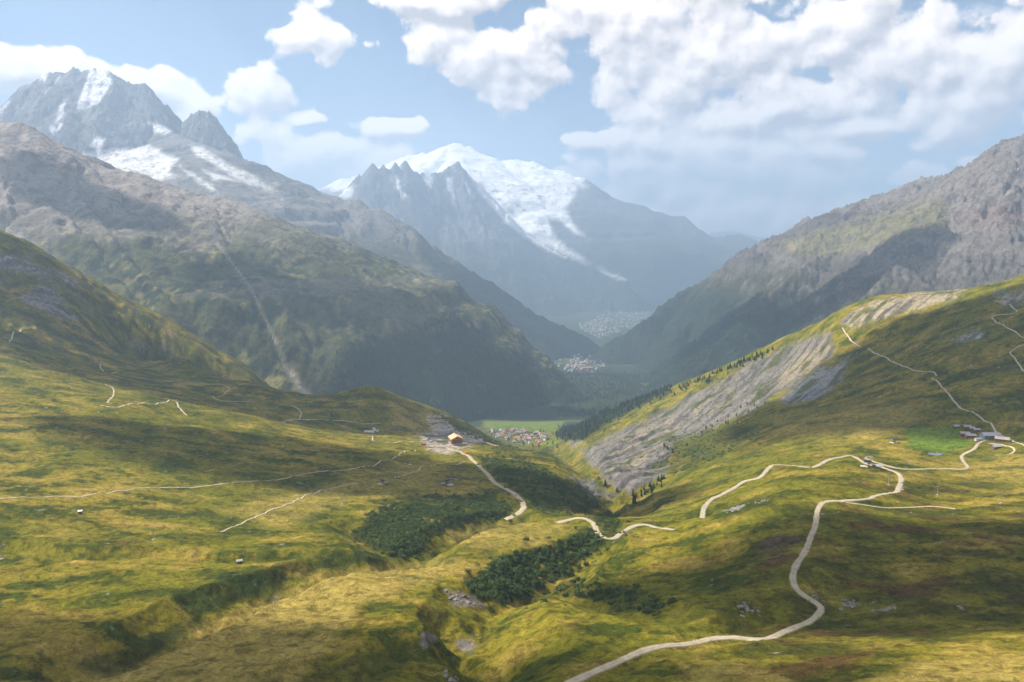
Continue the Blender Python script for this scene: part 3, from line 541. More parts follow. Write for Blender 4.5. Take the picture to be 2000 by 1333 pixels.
# right wall of the valley
def col7(X, Y, Z, px, py, sl, d, al, g):
    n1 = fbm(X / 330, Y / 330, 6, 401); n2 = fbm(X / 75, Y / 75, 5, 403); st = fbm(al / 75, d / 500, 5, 405)
    c = np.zeros(X.shape + (3,), np.float32); c[:] = (.20, .175, .155); c = mix(c, (.12, .105, .10), sst(-.05, .3, st)); c = mix(c, (.29, .25, .20), sst(.1, .35, -st + .3 * n1) * .6)
    sh = poly_mask(px + 25 * n1, py + 15 * n2, [(1500,480),(1600,450),(1720,420),(1830,390),(1850,420),(1840,450),(1700,485),(1600,505),(1560,500)], 14)
    c = mix(c, (.20, .185, .095), sh * sst(-.3, .2, n2 + .2)); c = mix(c, (.30, .24, .17), sh * sst(.05, .3, n1 - n2 * .4) * .6)
    lo = sst(-80, -330, Z + 150 * n1 + 60 * n2)
    c = mix(c, (.075, .072, .036), lo * sst(-.35, .15, n2 + .15)); c = mix(c, (.17, .15, .125), lo * sst(.12, .4, st - .3 * n1) * .7)
    c = mix(c, (.021, .034, .016), sst(-330, -520, Z + 140 * n1 + 70 * n2))
    return mix(c, (.24, .17, .145), poly_mask(px + 10 * n2, py, [(1860,420),(1900,405),(2050,400),(2050,440),(1900,445)], 14) * .6)
CR7 = [(2500,150,4300,0.70),(2250,220,4600,0.70),(2100,255,4800,0.75),(2000,268,5000,0.80),(1985,271,5050,0.80),(1960,276,5100,0.85),(1942,288,5150,0.85),(1925,308,5200,0.80),(1908,330,5250,0.70),(1893,343,5500,0.60),(1876,329,5800,0.60),(1855,345,5900,0.55),(1822,348,6000,0.50),(1800,351,6050,0.50),(1765,366,6150,0.45),(1730,386,6300,0.42),(1700,405,6400,0.42),(1660,416,6500,0.42),(1640,425,6600,0.42),(1620,430,6700,0.85),
 (1600,436,6900,0.85),(1575,425,7200,0.85),(1560,438,7300,0.85),(1530,460,7500,0.85),(1500,478,7600,0.85),(1470,492,7500,0.85),(1440,502,7400,0.85),(1400,530,7200,0.85),(1350,562,7050,0.85),(1300,600,6900,0.85),(1250,632,6700,0.85),(1215,665,6550,0.85),(1185,705,6400,0.85),(1170,740,6250,0.85)]
SP7 = [([(1930,305,5180,.9),(1880,380,4950,.9),(1845,430,4750,.8),(1820,445,4600,.7)], 100, .2), ([(2000,268,5000,.9),(1990,350,4700,.9),(1960,410,4400,.8)], 100, .2), ([(1700,405,6400,.7),(1640,470,5700,.75),(1560,530,5300,.8),(1480,600,5000,.8),(1420,660,4700,.8),(1360,735,4450,.8)], 150, .1),
 ([(1500,478,7600,.7),(1450,540,6900,.8),(1390,595,6500,.8),(1320,660,6100,.8)], 150, .1), ([(1820,445,4600,.65),(1750,520,4300,.7),(1680,600,4000,.7)], 150, .1)]
mountain('sunlit_valley_wall', [(CR7, 140, .2)] + SP7, .06, 1.0, 3300, 8600, 380, 230, -1500, (74, 200), col7, rockmat, 2.6, reach=900)
# ------------------------------------------------------------------ roads and paths, laid on the turf
def ribbon(name, Q, width, mat, lift=.28, pale_c=(.42, .355, .265)):
    T = np.gradient(Q, axis=0); T /= (np.hypot(T[:, 0], T[:, 1])[:, None] + 1e-9); Nn = np.stack([-T[:, 1], T[:, 0]], 1)
    offs = np.array([-.62, -.5, -.25, 0, .25, .5, .62]) * width; drop = np.array([-.5, 0, .02, .05, .02, 0, -.5])
    jit = 1 + .22 * pn(np.arange(len(Q)) / 5.0, np.zeros(len(Q)), 601) + .14 * pn(np.arange(len(Q)) / 1.7, np.zeros(len(Q)), 603)
    V = []; m = len(offs)
    mid = height(Q[:, 0], Q[:, 1]); ker = np.ones(5) / 5
    for o_, d_ in zip(offs, drop):
        x = Q[:, 0] + Nn[:, 0] * o_ * jit; y = Q[:, 1] + Nn[:, 1] * o_ * jit; z = np.maximum(height(x, y), 0 * x + mid - 1.2) + lift + d_
        V.append(np.stack([x, y, z], 1))
    V = np.stack(V, 1); nR = len(Q); idx = np.arange(nR * m).reshape(nR, m)
    f = np.stack([idx[:-1, :-1], idx[:-1, 1:], idx[1:, 1:], idx[1:, :-1]], -1).reshape(-1, 4)
    me = bpy.data.meshes.new(name); me.from_pydata(V.reshape(-1, 3).tolist(), [], f.tolist()); me.materials.append(mat)
    gr = np.array([1, .62, .0, .30 if width > 3 else 0, .0, .62, 1])[None, :] + .55 * fbm(V[..., 0] / 3.5, V[..., 1] / 3.5, 3, 607); gr = np.clip(gr, 0, 1)[..., None]
    bc = np.array(pale_c)[None, None] * (1 + .22 * fbm(V[..., 0] / 9, V[..., 1] / 9, 3, 609))[..., None]; cc = bc * (1 - gr) + np.array((.15, .125, .04)) * gr
    ca = me.color_attributes.new('albedo', 'FLOAT_COLOR', 'POINT'); ca.data.foreach_set('color', np.concatenate([cc, np.ones(cc.shape[:2] + (1,))], -1).astype(np.float32).ravel())
    me.polygons.foreach_set('use_smooth', np.ones(len(f), bool))
    o = bpy.data.objects.new(name, me); C.objects.link(o); return struct(o)
grav = ground_mat('gravel_track', 1.6, .5, .3, .6, .15)
trod = grav
for Q_, wd in road_xy: ribbon('road', Q_, wd, grav)
PATHS = [[(1946,846),(1940,835),(1920,820),(1880,800),(1860,780),(1848,765),(1835,750),(1820,738)],[(1830,735),(1810,727),(1780,722),(1750,710),(1720,695),(1695,680)],[(1682,678),(1665,668),(1655,655),(1645,640)],
 [(2020,750),(1985,705),(1972,690),(1985,680),(2020,668)],[(2020,672),(1985,650),(1960,635),(1937,622),(1950,615),(1985,610),(1975,598),(1960,592),(1942,588)],[(1946,846),(1975,860),(2020,878)],[(1928,866),(1970,872),(1982,880),(1970,888),(1940,889)],
 [(-20,978),(100,970),(170,968),(250,958),(300,954),(400,950),(440,945),(500,940),(560,935),(620,922),(700,914),(770,895),(812,880)],[(210,788),(222,772),(220,758),(205,750)],[(195,792),(235,795),(280,787),(340,783),(352,798),(365,812)],
 [(320,744),(400,750),(447,757),(440,768),(418,778),(500,785)],[(570,792),(588,806),(585,820)],[(550,826),(570,820),(640,821),(700,827),(745,828)],[(770,935),(800,925),(818,920),(822,912),(850,908),(890,908),(908,903)],
 [(195,712),(203,727),(233,728)],[(18,668),(40,645)],[(728,852),(733,862),(780,863),(830,862)],[(430,1040),(500,1010),(560,985),(620,962),(700,945)]]
for i, ln in enumerate(PATHS): ribbon('path', trace(ln, 160), 2.0 if i in (7, 13, 17) else 2.8, trod, lift=.3, pale_c=(.46, .38, .27))

# ------------------------------------------------------------------ mesh helpers
def mesh_obj(name, V, Fc, mat, parent=None, smooth=False):
    me = bpy.data.meshes.new(name); me.from_pydata([tuple(map(float, v)) for v in V], [], Fc); me.materials.append(mat); me.update()
    if smooth: me.polygons.foreach_set('use_smooth', np.ones(len(me.polygons), bool))
    o = bpy.data.objects.new(name, me); C.objects.link(o)
    if parent: o.parent = parent
    return o
BF = [(0, 3, 2, 1), (4, 5, 6, 7), (0, 1, 5, 4), (1, 2, 6, 5), (2, 3, 7, 6), (3, 0, 4, 7)]
def bx(x0, x1, y0, y1, z0, z1): return [(x0, y0, z0), (x1, y0, z0), (x1, y1, z0), (x0, y1, z0), (x0, y0, z1), (x1, y0, z1), (x1, y1, z1), (x0, y1, z1)]
def boxes(name, bl, mat, parent=None):
    V = []; Fc = []
    for b in bl:
        k = len(V); V += bx(*b); Fc += [tuple(i + k for i in f) for f in BF]
    return mesh_obj(name, V, Fc, mat, parent)
def beam(name, segs, mat, parent=None, n=6):
    """round bars: segs = [(p, q, radius at p, radius at q)]"""
    V = []; Fc = []
    for p, q, r0, r1 in segs:
        p = Vector(p); q = Vector(q); ax = (q - p).normalized(); u = ax.orthogonal().normalized(); v = ax.cross(u); k = len(V)
        for c, r in ((p, r0), (q, r1)):
            for i in range(n): a = 2 * math.pi * i / n; V.append(c + u * math.cos(a) * r + v * math.sin(a) * r)
        Fc += [(k + i, k + (i + 1) % n, k + n + (i + 1) % n, k + n + i) for i in range(n)] + [tuple(k + n - 1 - i for i in range(n)), tuple(k + n + i for i in range(n))]
    return mesh_obj(name, V, Fc, mat, parent)
def thing(name, loc, rz, label, cat, group=None):
    o = bpy.data.objects.new(name, None); o.empty_display_size = 1; C.objects.link(o); o.location = loc; o.rotation_euler = (0, 0, rz)
    o['label'] = label; o['category'] = cat
    if group: o['group'] = group
    return o
def tag(o, label, cat, group=None):
    o['label'] = label; o['category'] = cat
    if group: o['group'] = group
    return o
def put(px, py, y0=160, y1=3900, sink=0):
    x, y = hit_grid(px, py, y0, y1); return (float(x), float(y), float(height(x, y)) - sink)
def copy_tree(o, parent=None):
    c = o.copy(); C.objects.link(c); c.parent = parent
    for ch in o.children: copy_tree(ch, c)
    return c
def gable(parent, L, W, H, R, wall, roof, over=.7, base=-3, th=.35, wins=(), door=None, glass=None, trim=None):
    """house body: ridge along local X, L long, W deep"""
    l, w_ = L / 2, W / 2
    V = [(-l, -w_, base), (l, -w_, base), (l, w_, base), (-l, w_, base), (-l, -w_, H), (l, -w_, H), (l, w_, H), (-l, w_, H), (-l, 0, H + R), (l, 0, H + R)]
    mesh_obj('wall', V, [(0, 1, 5, 4), (2, 3, 7, 6), (1, 2, 6, 9, 5), (3, 0, 4, 8, 7), (0, 3, 2, 1), (4, 5, 9, 8), (6, 7, 8, 9)], wall, parent)
    lo, wo_ = l + over, w_ + over; zs = H - R * over / w_ + .12; zr = H + R + .12
    Vr = []
    for x in (-lo, lo): Vr += [(x, -wo_, zs), (x, 0, zr), (x, wo_, zs), (x, -wo_, zs + th), (x, 0, zr + th), (x, wo_, zs + th)]
    mesh_obj('roof', Vr, [(3, 9, 10, 4), (4, 10, 11, 5), (0, 1, 7, 6), (1, 2, 8, 7), (0, 6, 9, 3), (2, 5, 11, 8), (0, 3, 4, 1), (1, 4, 5, 2), (6, 7, 10, 9), (7, 8, 11, 10)], roof, parent)
    for (side, u, z, ww, hh) in wins:
        d = .08
        if side == 'f': b = (u - ww / 2, u + ww / 2, -w_ - d, -w_ + .02, z, z + hh)
        elif side == 'b': b = (u - ww / 2, u + ww / 2, w_ - .02, w_ + d, z, z + hh)
        elif side == 'l': b = (-l - d, -l + .02, u - ww / 2, u + ww / 2, z, z + hh)
        else: b = (l - .02, l + d, u - ww / 2, u + ww / 2, z, z + hh)
        boxes('window', [b], glass, parent)
    if door: u, ww, hh = door; boxes('door', [(u - ww / 2, u + ww / 2, -w_ - .1, -w_ + .02, 0, hh)], trim, parent)
wood = flat_mat('dark_larch', (.17, .085, .045), .85, .3, .8); honey = flat_mat('honey_wood', (.34, .17, .075), .8, .25, .7); shingle = flat_mat('new_larch_shingle', (.62, .38, .20), .8, .15, 1.2)
slate = flat_mat('grey_sheet_roof', (.30, .29, .29), .55, .18, .6); pale = flat_mat('pale_render', (.62, .57, .50), .9, .12, .5); redw = flat_mat('red_brown_boards', (.20, .08, .055), .85, .25, .8)
greyw = flat_mat('blue_grey_wall', (.16, .18, .21), .8, .2, .6); stone = flat_mat('pinkish_stone_wall', (.42, .33, .29), .9, .25, .9); glassm = flat_mat('window_glass', (.03, .04, .05), .15, .1, 1, 0, .6)
steel = flat_mat('galvanised_steel', (.34, .35, .36), .45, .15, 2, .6); dark = flat_mat('dark_painted_steel', (.05, .055, .065), .5, .2, 1.5); concrete = flat_mat('raw_concrete', (.46, .43, .39), .9, .15, .5)
brownr = flat_mat('brown_roof', (.17, .13, .11), .8, .2, .6); pinkr = flat_mat('faded_red_roof', (.36, .17, .14), .8, .2, .6); white = flat_mat('white_sheet', (.72, .71, .69), .6, .08, 1)

# cable car station
p = put(890, 868, 1500); st = thing('mountain_station', p, rad(-72), 'large wooden cable car station with an orange shingle roof by the gravel road', 'building')
gable(st, 26, 24, 15, 5.5, honey, shingle, 2.0, -8, .6, [('f', u, z, 2.0, 1.8) for u in (-9, -5.5, -2, 2, 5.5, 9) for z in (6.2, 10.6)] + [('r', u, z, 2.2, 2.0) for u in (-8, -4, 0, 4, 8) for z in (6.2, 10.6)] + [('r', 0, 15.2, 4, 2.2)], (-3, 4, 3.4), glassm, dark)
boxes('base_storey', [(-13.4, 13.4, -12.4, 12.4, -8, 4.6)], stone, st); boxes('balcony', [(-13.0, 13.0, -13.8, -12.2, 9.1, 9.3), (-13.0, 13.0, -13.8, -13.65, 9.3, 10.2), (13.05, 14.9, -12.1, 12.1, 9.1, 9.3), (14.75, 14.9, -12.1, 12.1, 9.3, 10.2)], wood, st)
boxes('terrace', [(13.5, 21, -14, 12, -8, .3), (-14, 13.4, -20, -12.5, -8, .2)], concrete, st)
p = put(866, 846, 1600); sb = thing('gondola_shed', p, rad(12), 'low grey gondola shed with a curved dark roof behind the orange roofed station', 'building')
V = []; n = 10
for x in (-13, 13):
    for i in range(n + 1): a = math.pi * i / n; V.append((x, -7 * math.cos(a), 1 + 6.5 * math.sin(a)))
    V += [(x, 7, -5), (x, -7, -5)]
m_ = n + 3; mesh_obj('shell', V, [(i, (i + 1) % m_, m_ + (i + 1) % m_, m_ + i) for i in range(m_)] + [tuple(range(m_))[::-1], tuple(range(m_, 2 * m_))], slate, sb)
boxes('entrance', [(-13.3, -12.9, -5, 5, 0, 5)], dark, sb); boxes('platform', [(-22, -13.4, -6, 6, -5, .5)], concrete, sb)
# long low farm shed with boxes beside it
p = put(722, 846, 1400); fs = thing('farm_shed', p, rad(-8), 'long low farm shed with a pale grey roof by the footpath on the green slope', 'building')
gable(fs, 22, 13, 3.2, 2.2, stone, flat_mat('pale_grey_roof', (.42, .39, .38), .6, .15, .6), .6, -3, .3, [('f', u, 1.2, 1.1, .9) for u in (-8, -3, 7)], (3, 2.4, 2.4), glassm, wood)
for q, (a, b) in enumerate([(732, 841), (737, 843), (730, 838)]):
    o = boxes('storage_cabin', [(-2.6, 2.6, -1.3, 1.3, -1.5, 2.5), (-2.75, 2.75, -1.45, 1.45, 2.5, 2.7)], white, None); o.location = put(a, b, 1400); o.rotation_euler[2] = .3 * q
    tag(o, 'small white storage cabin beside the long grey farm shed', 'cabin', 'cabins beside the farm shed')
# hamlet of barns
HAM = [(1867,836,8,6,3,'small grey-roofed barn standing alone at the upper end of the hamlet',wood,slate,.1),(1888,837,11,7,3.2,'grey-roofed barn, first of the upper row of three in the hamlet',wood,slate,.05),(1897,840,8,7,3,'short grey-roofed barn in the middle of the upper row of three',wood,slate,.1),(1906,843,10,7,3,'grey-roofed barn, last of the upper row of three nearest the long barn',wood,slate,.12),
 (1884,851,13,8,3.6,'red-brown boarded barn with a grey roof beside its paler twin',redw,slate,-.15),(1895,855,13,8,3.6,'red-brown barn with pale gable next to the green field',redw,slate,-.2),(1910,861,8,5,2.8,'small pale shed at the junction of the gravel roads',pale,slate,.05),(1934,856,25,12,5,'long blue-grey barn with a wide grey roof, largest of the hamlet',greyw,slate,.02),
 (1957,862,17,10,3.6,'low barn with a pale brown roof at the road end past the long barn',wood,flat_mat('weathered_tan_roof', (.40, .34, .30), .7, .2, .6),-.55),(1944,876,12,8,3.2,'small dark barn on the grass inside the looping track',wood,slate,.25)]
for a, b, l_, w_, h_, lab, wm, rm, rz in HAM:
    t_ = thing('barn', put(a, b, 700, 1500), rz, lab, 'barn', 'barns of the alpine hamlet')
    gable(t_, l_, w_, h_, w_ * .27, wm, rm, .6, -3, .25, [('f', u, 1.1, .9, .9) for u in np.linspace(-l_ * .38, l_ * .38, max(2, int(l_ / 4)))], (l_ * .1, 1.6, 2.1), glassm, dark)
for a, b, l_, lab in [(468,1102,3.8,'tiny wooden hut with a grey metal roof alone on the golden meadow'),(157,1004,3.2,'tiny pale-roofed hut on the bright green left slope')]:
    t_ = thing('hut', put(a, b), .35, lab, 'hut'); gable(t_, l_, l_ * .85, 2.7, .7, redw if a > 300 else wood, white if a < 300 else slate, .35, -1, .12, [('f', -.8, 1.1, .6, .6)], (.6, .9, 1.9), glassm, dark)
# chairlift bits
def lift_station(px, py, rz, lab, sc=1.0, y0=400):
    t_ = thing('chairlift_station', put(px, py, y0), rz, lab, 'lift station'); t_.scale = (sc,) * 3
    boxes('control_cabin', [(-6.5, -3.2, -1.6, 1.6, -1.5, 3.0)], wood, t_); boxes('cabin_roof', [(-6.9, -2.8, -2, 2, 3.0, 3.25)], slate, t_)
    beam('mast', [((0, 0, -2), (0, 0, 6.2), .55, .45)], dark, t_, 8); beam('brace', [((3.6, 0, -1), (.2, 0, 5.2), .25, .25)], dark, t_)
    boxes('machine_housing', [(-2.2, 5.2, -1.5, 1.5, 5.6, 7.6)], dark, t_)
    beam('bull_wheel', [((4.2, 0, 5.1), (4.2, 0, 5.45), 2.6, 2.6)], steel, t_, 20); boxes('loading_platform', [(1, 9, -3, 3, -2, .25)], concrete, t_)
lift_station(872, 948, .5, 'dark chairlift station with a braced mast on the slope left of the curving road', 1.0)
lift_station(748, 946, 2.9, 'chairlift station with pale platform beside the trodden path on the meadow', .8)
lift_station(796, 908, .2, 'small dark chairlift end station above the branching footpaths', .7)
lift_station(1748, 866, 2.2, 'dark chairlift station standing on the smooth green ski slope below the hamlet', .9)
lift_station(1697, 912, 2.8, 'dark slanted chairlift station next to the bend of the upper road', 1.0)
lift_station(838, 862, .9, 'lift station with dark mast beside the gravel yard', .8, 1400)
t_ = thing('turntable_roof', put(1716, 915, 700), 0, 'round pale grey roof of the lift shelter beside the upper road', 'shelter')
beam('round_roof', [((0, 0, 3.2), (0, 0, 3.7), 5.0, 4.6), ((0, 0, 3.7), (0, 0, 4.3), 4.6, .6)], slate, t_, 24); beam('post', [((0, 0, -2), (0, 0, 3.2), .8, .8)], dark, t_, 10)
for sx_ in (-2.5, 2.5): beam('support_leg', [((sx_, 0, -2), (sx_ * .8, 0, 3.2), .2, .2)], dark, t_)
def pylon(px, py, h, rz, lab, y0=300):
    t_ = thing('lift_pylon', put(px, py, y0), rz, lab, 'pylon', 'pylons of the chairlifts')
    beam('mast', [((0, 0, -2), (0, 0, h), .42, .26)], steel, t_, 8); beam('crossarm', [((-2.9, 0, h), (2.9, 0, h), .2, .2)], steel, t_); boxes('footing', [(-1, 1, -1, 1, -2, .4)], concrete, t_)
    for s_ in (-2.8, 2.8): boxes('sheave_train', [(s_ - .15, s_ + .15, -1.7, 1.7, h - .55, h - .15)], dark, t_)
    beam('ladder', [((.5, 0, .5), (.4, 0, h), .06, .06)], steel, t_, 4)
for a, b, h, rz, lab in [(1735,948,13,.6,'steel lift pylon rising between the two bends of the upper road'),(1955,983,11,.3,'steel T-shaped lift pylon on the dry slope right of the path'),(1831,967,9,.4,'steel lift pylon beyond the road bend with hikers'),(1763,957,8,.5,'short steel lift pylon right beside the hairpin'),
  (300,1054,10,.9,'steel lift pylon above the dark grassy gully on the left slope'),(668,985,10,.8,'steel lift pylon on the sunlit meadow above the shrub ravine'),(192,805,12,.7,'steel lift pylon under the hooked footpath on the left slope'),(50,805,13,.7,'steel lift pylon on the shaded upper left slope'),(322,838,12,.7,'steel lift pylon on the left slope below the long footpath'),(4,1092,10,.9,'steel lift pylon at the dark gully end on the far left')]:
    pylon(a, b, h, rz, lab)

# vehicles
def excavator(loc, rz):
    t_ = thing('excavator', loc, rz, 'orange tracked excavator parked beside the gravel road below the station', 'excavator'); om = flat_mat('orange_paint', (.72, .25, .03), .45, .1, 1)
    for s_ in (-1.1, 1.1):
        V = []; k = 8
        for y in (s_ - .35, s_ + .35):
            for cx, a0 in ((1.6, -90), (-1.6, 90)):
                for i in range(k + 1): a = rad(a0 + 180 * i / k); V.append((cx + .45 * math.cos(a), y, .45 + .45 * math.sin(a)))
        m__ = 2 * (k + 1); mesh_obj('track', V, [(i, (i + 1) % m__, m__ + (i + 1) % m__, m__ + i) for i in range(m__)] + [tuple(range(m__)), tuple(range(2 * m__ - 1, m__ - 1, -1))], dark, t_)
    boxes('upper_body', [(-2.3, 1.2, -1.3, 1.3, 1.0, 2.1), (-2.3, -1.2, -1.2, 1.2, 2.1, 2.5)], om, t_); c_ = boxes('cab', [(.0, 1.5, .25, 1.25, 2.1, 3.1), (-.05, 1.5, .2, 1.3, 3.1, 3.2)], om, t_); boxes('cab_glass', [(.1, 1.55, .32, 1.18, 2.3, 3.0)], glassm, c_)
    beam('boom', [((1.0, -.3, 1.8), (3.6, -.3, 4.3), .28, .24), ((3.6, -.3, 4.3), (5.2, -.3, 3.6), .24, .2)], om, t_); a_ = beam('dipper_arm', [((5.2, -.3, 3.7), (5.0, -.3, 1.4), .2, .16)], om, t_)
    boxes('bucket', [(4.4, 5.3, -.9, .3, .5, 1.3)], dark, a_)
    t_.scale = (1.35,) * 3
excavator(put(909, 886, 1200), 2.6)
def truck(loc, rz, lab, colr, sc):
    t_ = thing('work_truck', loc, rz, lab, 'truck'); t_.scale = (sc,) * 3; pm = flat_mat('truck_paint_' + colr[0], colr[1], .4, .08, 1)
    c_ = boxes('cab', [(1.3, 3.0, -1.1, 1.1, .7, 1.8), (1.35, 2.6, -1.0, 1.0, 1.8, 2.6)], pm, t_); boxes('windscreen', [(2.58, 2.64, -.9, .9, 1.85, 2.5)], glassm, c_)
    boxes('load_bed', [(-3.0, 1.2, -1.15, 1.15, .8, 1.05), (-3.0, 1.2, -1.15, -1.05, 1.05, 1.9), (-3.0, 1.2, 1.05, 1.15, 1.05, 1.9), (-3.0, -2.9, -1.15, 1.15, 1.05, 1.9)], pm, t_)
    for x in (-2.0, 2.1):
        for s_ in (-1, 1): w__ = beam('wheel', [((x, s_ * .85, .48), (x, s_ * 1.15, .48), .48, .48)], dark, t_, 12); beam('rim', [((x, s_ * 1.15, .48), (x, s_ * 1.18, .48), .25, .25)], steel, w__, 10)
truck(put(827, 871, 1400), .4, 'dark red work truck parked left of the gravel station yard', ('red', (.30, .03, .03)), 1.6)

# pond, boulders, pit
def disc(name, px, py, rx, ry, mat, lift=.3, y0=600, n=28):
    x, y, z = put(px, py, y0); V = [(x, y, z + lift)]; jit = RNG.uniform(.85, 1.12, n)
    zz = min(float(height(x + rx * math.cos(a), y + ry * math.sin(a))) for a in np.linspace(0, 6.28, 12)); zt = z + lift
    for i in range(n): a = 2 * math.pi * i / n; V.append((x + rx * jit[i] * math.cos(a), y + ry * jit[i] * math.sin(a), zt))
    for i in range(n): V.append((V[i + 1][0] * 1.0, V[i + 1][1], zz - 1))
    return mesh_obj(name, V, [(0, 1 + i, 1 + (i + 1) % n) for i in range(n)] + [(1 + i, n + 1 + i, n + 1 + (i + 1) % n, 1 + (i + 1) % n) for i in range(n)], mat)
wat = flat_mat('pond_water', (.10, .13, .15), .06, .1, .2, 0, .5)
struct(disc('pond', 1826, 887, 9, 11, wat, .5))
def rock_mesh(seed, rx, ry, rz, sub=3, rough=.35):
    bm = bmesh.new(); bmesh.ops.create_icosphere(bm, subdivisions=sub, radius=1); V = np.array([v.co[:] for v in bm.verts])
    n = 1 + rough * fbm(V[:, 0] * 1.7 + seed * 5.1, V[:, 1] * 1.7 + V[:, 2] * 1.3, 4, 700 + seed) + .5 * rough * ridged(V[:, 0] * 3 + seed, V[:, 2] * 3 + V[:, 1], 3, 720 + seed)
    V = V * n[:, None]; V = np.sign(V) * np.abs(V) ** .85 * (rx, ry, rz)
    Fc = [tuple(v.index for v in f.verts) for f in bm.faces]; bm.free(); return V, Fc
lime = flat_mat('pale_limestone', (.20, .185, .165), .95, .4, .8, spec=.05)
RMESH = []
for k in range(8):
    v, f = rock_mesh(k, 1.5, 1.0, .7, 2, .75); me = bpy.data.meshes.new('rock'); me.from_pydata(v.tolist(), [], f); me.materials.append(lime); RMESH.append(me)
def outcrop(px, py, n, spread, size, lab, seed, y0=160):
    x, y, z = put(px, py, y0); r_ = np.random.default_rng(seed); t_ = thing('rock_outcrop', (x, y, z), 0, lab, 'rock outcrop')
    for k in range(n):
        u = r_.normal(0, 1, 2) * spread * (.6 if k % 3 else 1.1); sz = size * r_.uniform(.3, 1.5); o = bpy.data.objects.new('rock', RMESH[r_.integers(0, 8)]); C.objects.link(o); o.parent = t_
        o.location = (u[0], u[1], float(height(x + u[0], y + u[1])) - z - sz * .15); o.scale = (sz, sz * r_.uniform(.6, 1.1), sz * r_.uniform(.5, 1.0)); o.rotation_euler = (r_.normal(0, .25), r_.normal(0, .25), r_.uniform(0, 6.28))
OC = [(1440,994,26,(7,5),1.6,'pale limestone outcrop in the dark hollow below the upper road'),(1490,980,8,(4,3),1.2,'small pale rocks at the upper end of the dark hollow'),(1455,1188,26,(6,4),1.0,'broad pale limestone outcrop on the heath left of the road hairpin'),(1660,1180,26,(6,4),.9,'twin pale slabs on the heath right of the road hairpin'),(1742,1187,16,(5,2.5),.9,'low pale rocks along the dark heath bank farther from the hairpin'),(1590,1165,30,(4,4),.5,'loose stones spilled along the roadside above the hairpin'),
 (1700,895,5,(1.5,1.5),3.2,'large pale boulder standing by the top of the upper road'),(1876,1187,5,(1.5,1.5),.8,'lone pale rocks in the heath near the golden patch'),(900,1168,20,(7,4),1.0,'broken earthy rocks on the lip of the eroded bank'),(875,1318,14,(5,3),.8,'low rocks on the grassy mound at the bottom'),(1778,906,12,(5,5),.9,'ring of stones around a small pit by the hamlet road')]
for i, a in enumerate(OC): outcrop(*a[:6], 900 + i)

# ------------------------------------------------------------------ plants
def conifer_parts(seed):
    r_ = np.random.default_rng(seed); V = []; Fc = []; n = 9
    for k in range(7):
        zb = .08 + k * .125; zt = zb + .24; rb = .20 * (1 - k / 7.6) + .02; o_ = len(V)
        for i in range(n * 2): a = math.pi * i / n + k * .37; rr = rb * (1.15 if i % 2 == 0 else .62) * r_.uniform(.75, 1.2); V.append((rr * math.cos(a), rr * math.sin(a), zb + r_.uniform(-.02, .025)))
        V.append((r_.normal(0, .006), r_.normal(0, .006), min(zt, 1.0))); Fc += [(o_ + i, o_ + (i + 1) % (2 * n), o_ + 2 * n) for i in range(2 * n)]
        Fc.append(tuple(o_ + 2 * n - 1 - i for i in range(2 * n)))
    return V, Fc
needle = flat_mat('dark_needles', (.026, .042, .018), .9, .4, 6, spec=.1); bark = flat_mat('grey_bark', (.10, .075, .055), .95, .3, 4)
leaf = flat_mat('alder_leaves', (.042, .066, .016), .85, .45, 3.5, spec=.15)
t = leaf.node_tree; oi = t.nodes.new('ShaderNodeObjectInfo'); ge = t.nodes.new('ShaderNodeNewGeometry'); n3 = t.nodes.new('ShaderNodeTexNoise'); n3.inputs['Scale'].default_value = .16; t.links.new(ge.outputs['Position'], n3.inputs['Vector'])
mrl = t.nodes.new('ShaderNodeMapRange'); t.links.new(n3.outputs['Fac'], mrl.inputs[0]); mrl.inputs[1].default_value = .3; mrl.inputs[2].default_value = .7; mrl.inputs[3].default_value = .55; mrl.inputs[4].default_value = 1.7
bb = t.nodes['Principled BSDF']; lk = bb.inputs['Base Color'].links[0].from_socket; vm_ = t.nodes.new('ShaderNodeVectorMath'); vm_.operation = 'SCALE'; t.links.new(lk, vm_.inputs[0]); t.links.new(mrl.outputs[0], vm_.inputs['Scale']); t.links.new(vm_.outputs[0], bb.inputs['Base Color'])
def sample_poly(poly, n, y0, y1=3900, stray=0):
    P = np.array(poly, float); lo = P.min(0); hi = P.max(0); out = []
    while len(out) < n:
        q = RNG.uniform(lo, hi, (200, 2)); m = poly_mask(q[:, 0], q[:, 1], poly, .01) > .5
        for a in q[m]:
            if len(out) < n:
                if stray and RNG.uniform() < .28: a = a + RNG.normal(0, stray, 2) * (1, .5)
                out.append(put(a[0], a[1], y0, y1))
    return out
protos = []
for s_ in range(4):
    V, Fc = conifer_parts(40 + s_); t_ = thing('conifer_tree', (0, 0, 0), 0, 'x', 'tree'); mesh_obj('crown', V, Fc, needle, t_); beam('trunk', [((0, 0, -.12), (0, 0, .5), .022, .012)], bark, t_, 6); protos.append([t_, False])
def conifer(loc, h, lab, grp):
    pr = protos[RNG.integers(0, 4)]
    if pr[1]: t_ = copy_tree(pr[0])
    else: t_ = pr[0]; pr[1] = True
    t_.location = loc; t_.scale = (h * RNG.uniform(.85, 1.15),) * 2 + (h,); t_.rotation_euler = (0, 0, RNG.uniform(0, 6.28)); t_['label'] = lab; t_['category'] = 'tree'; t_['group'] = grp
for a, b, h in [(1238,984,16),(1236,970,13),(1182,950,13),(1205,962,10),(1142,1002,8),(1165,984,6)]:
    conifer(put(a, b, 800), h, 'dark conifer standing at the mouth of the gorge', 'conifers at the gorge')
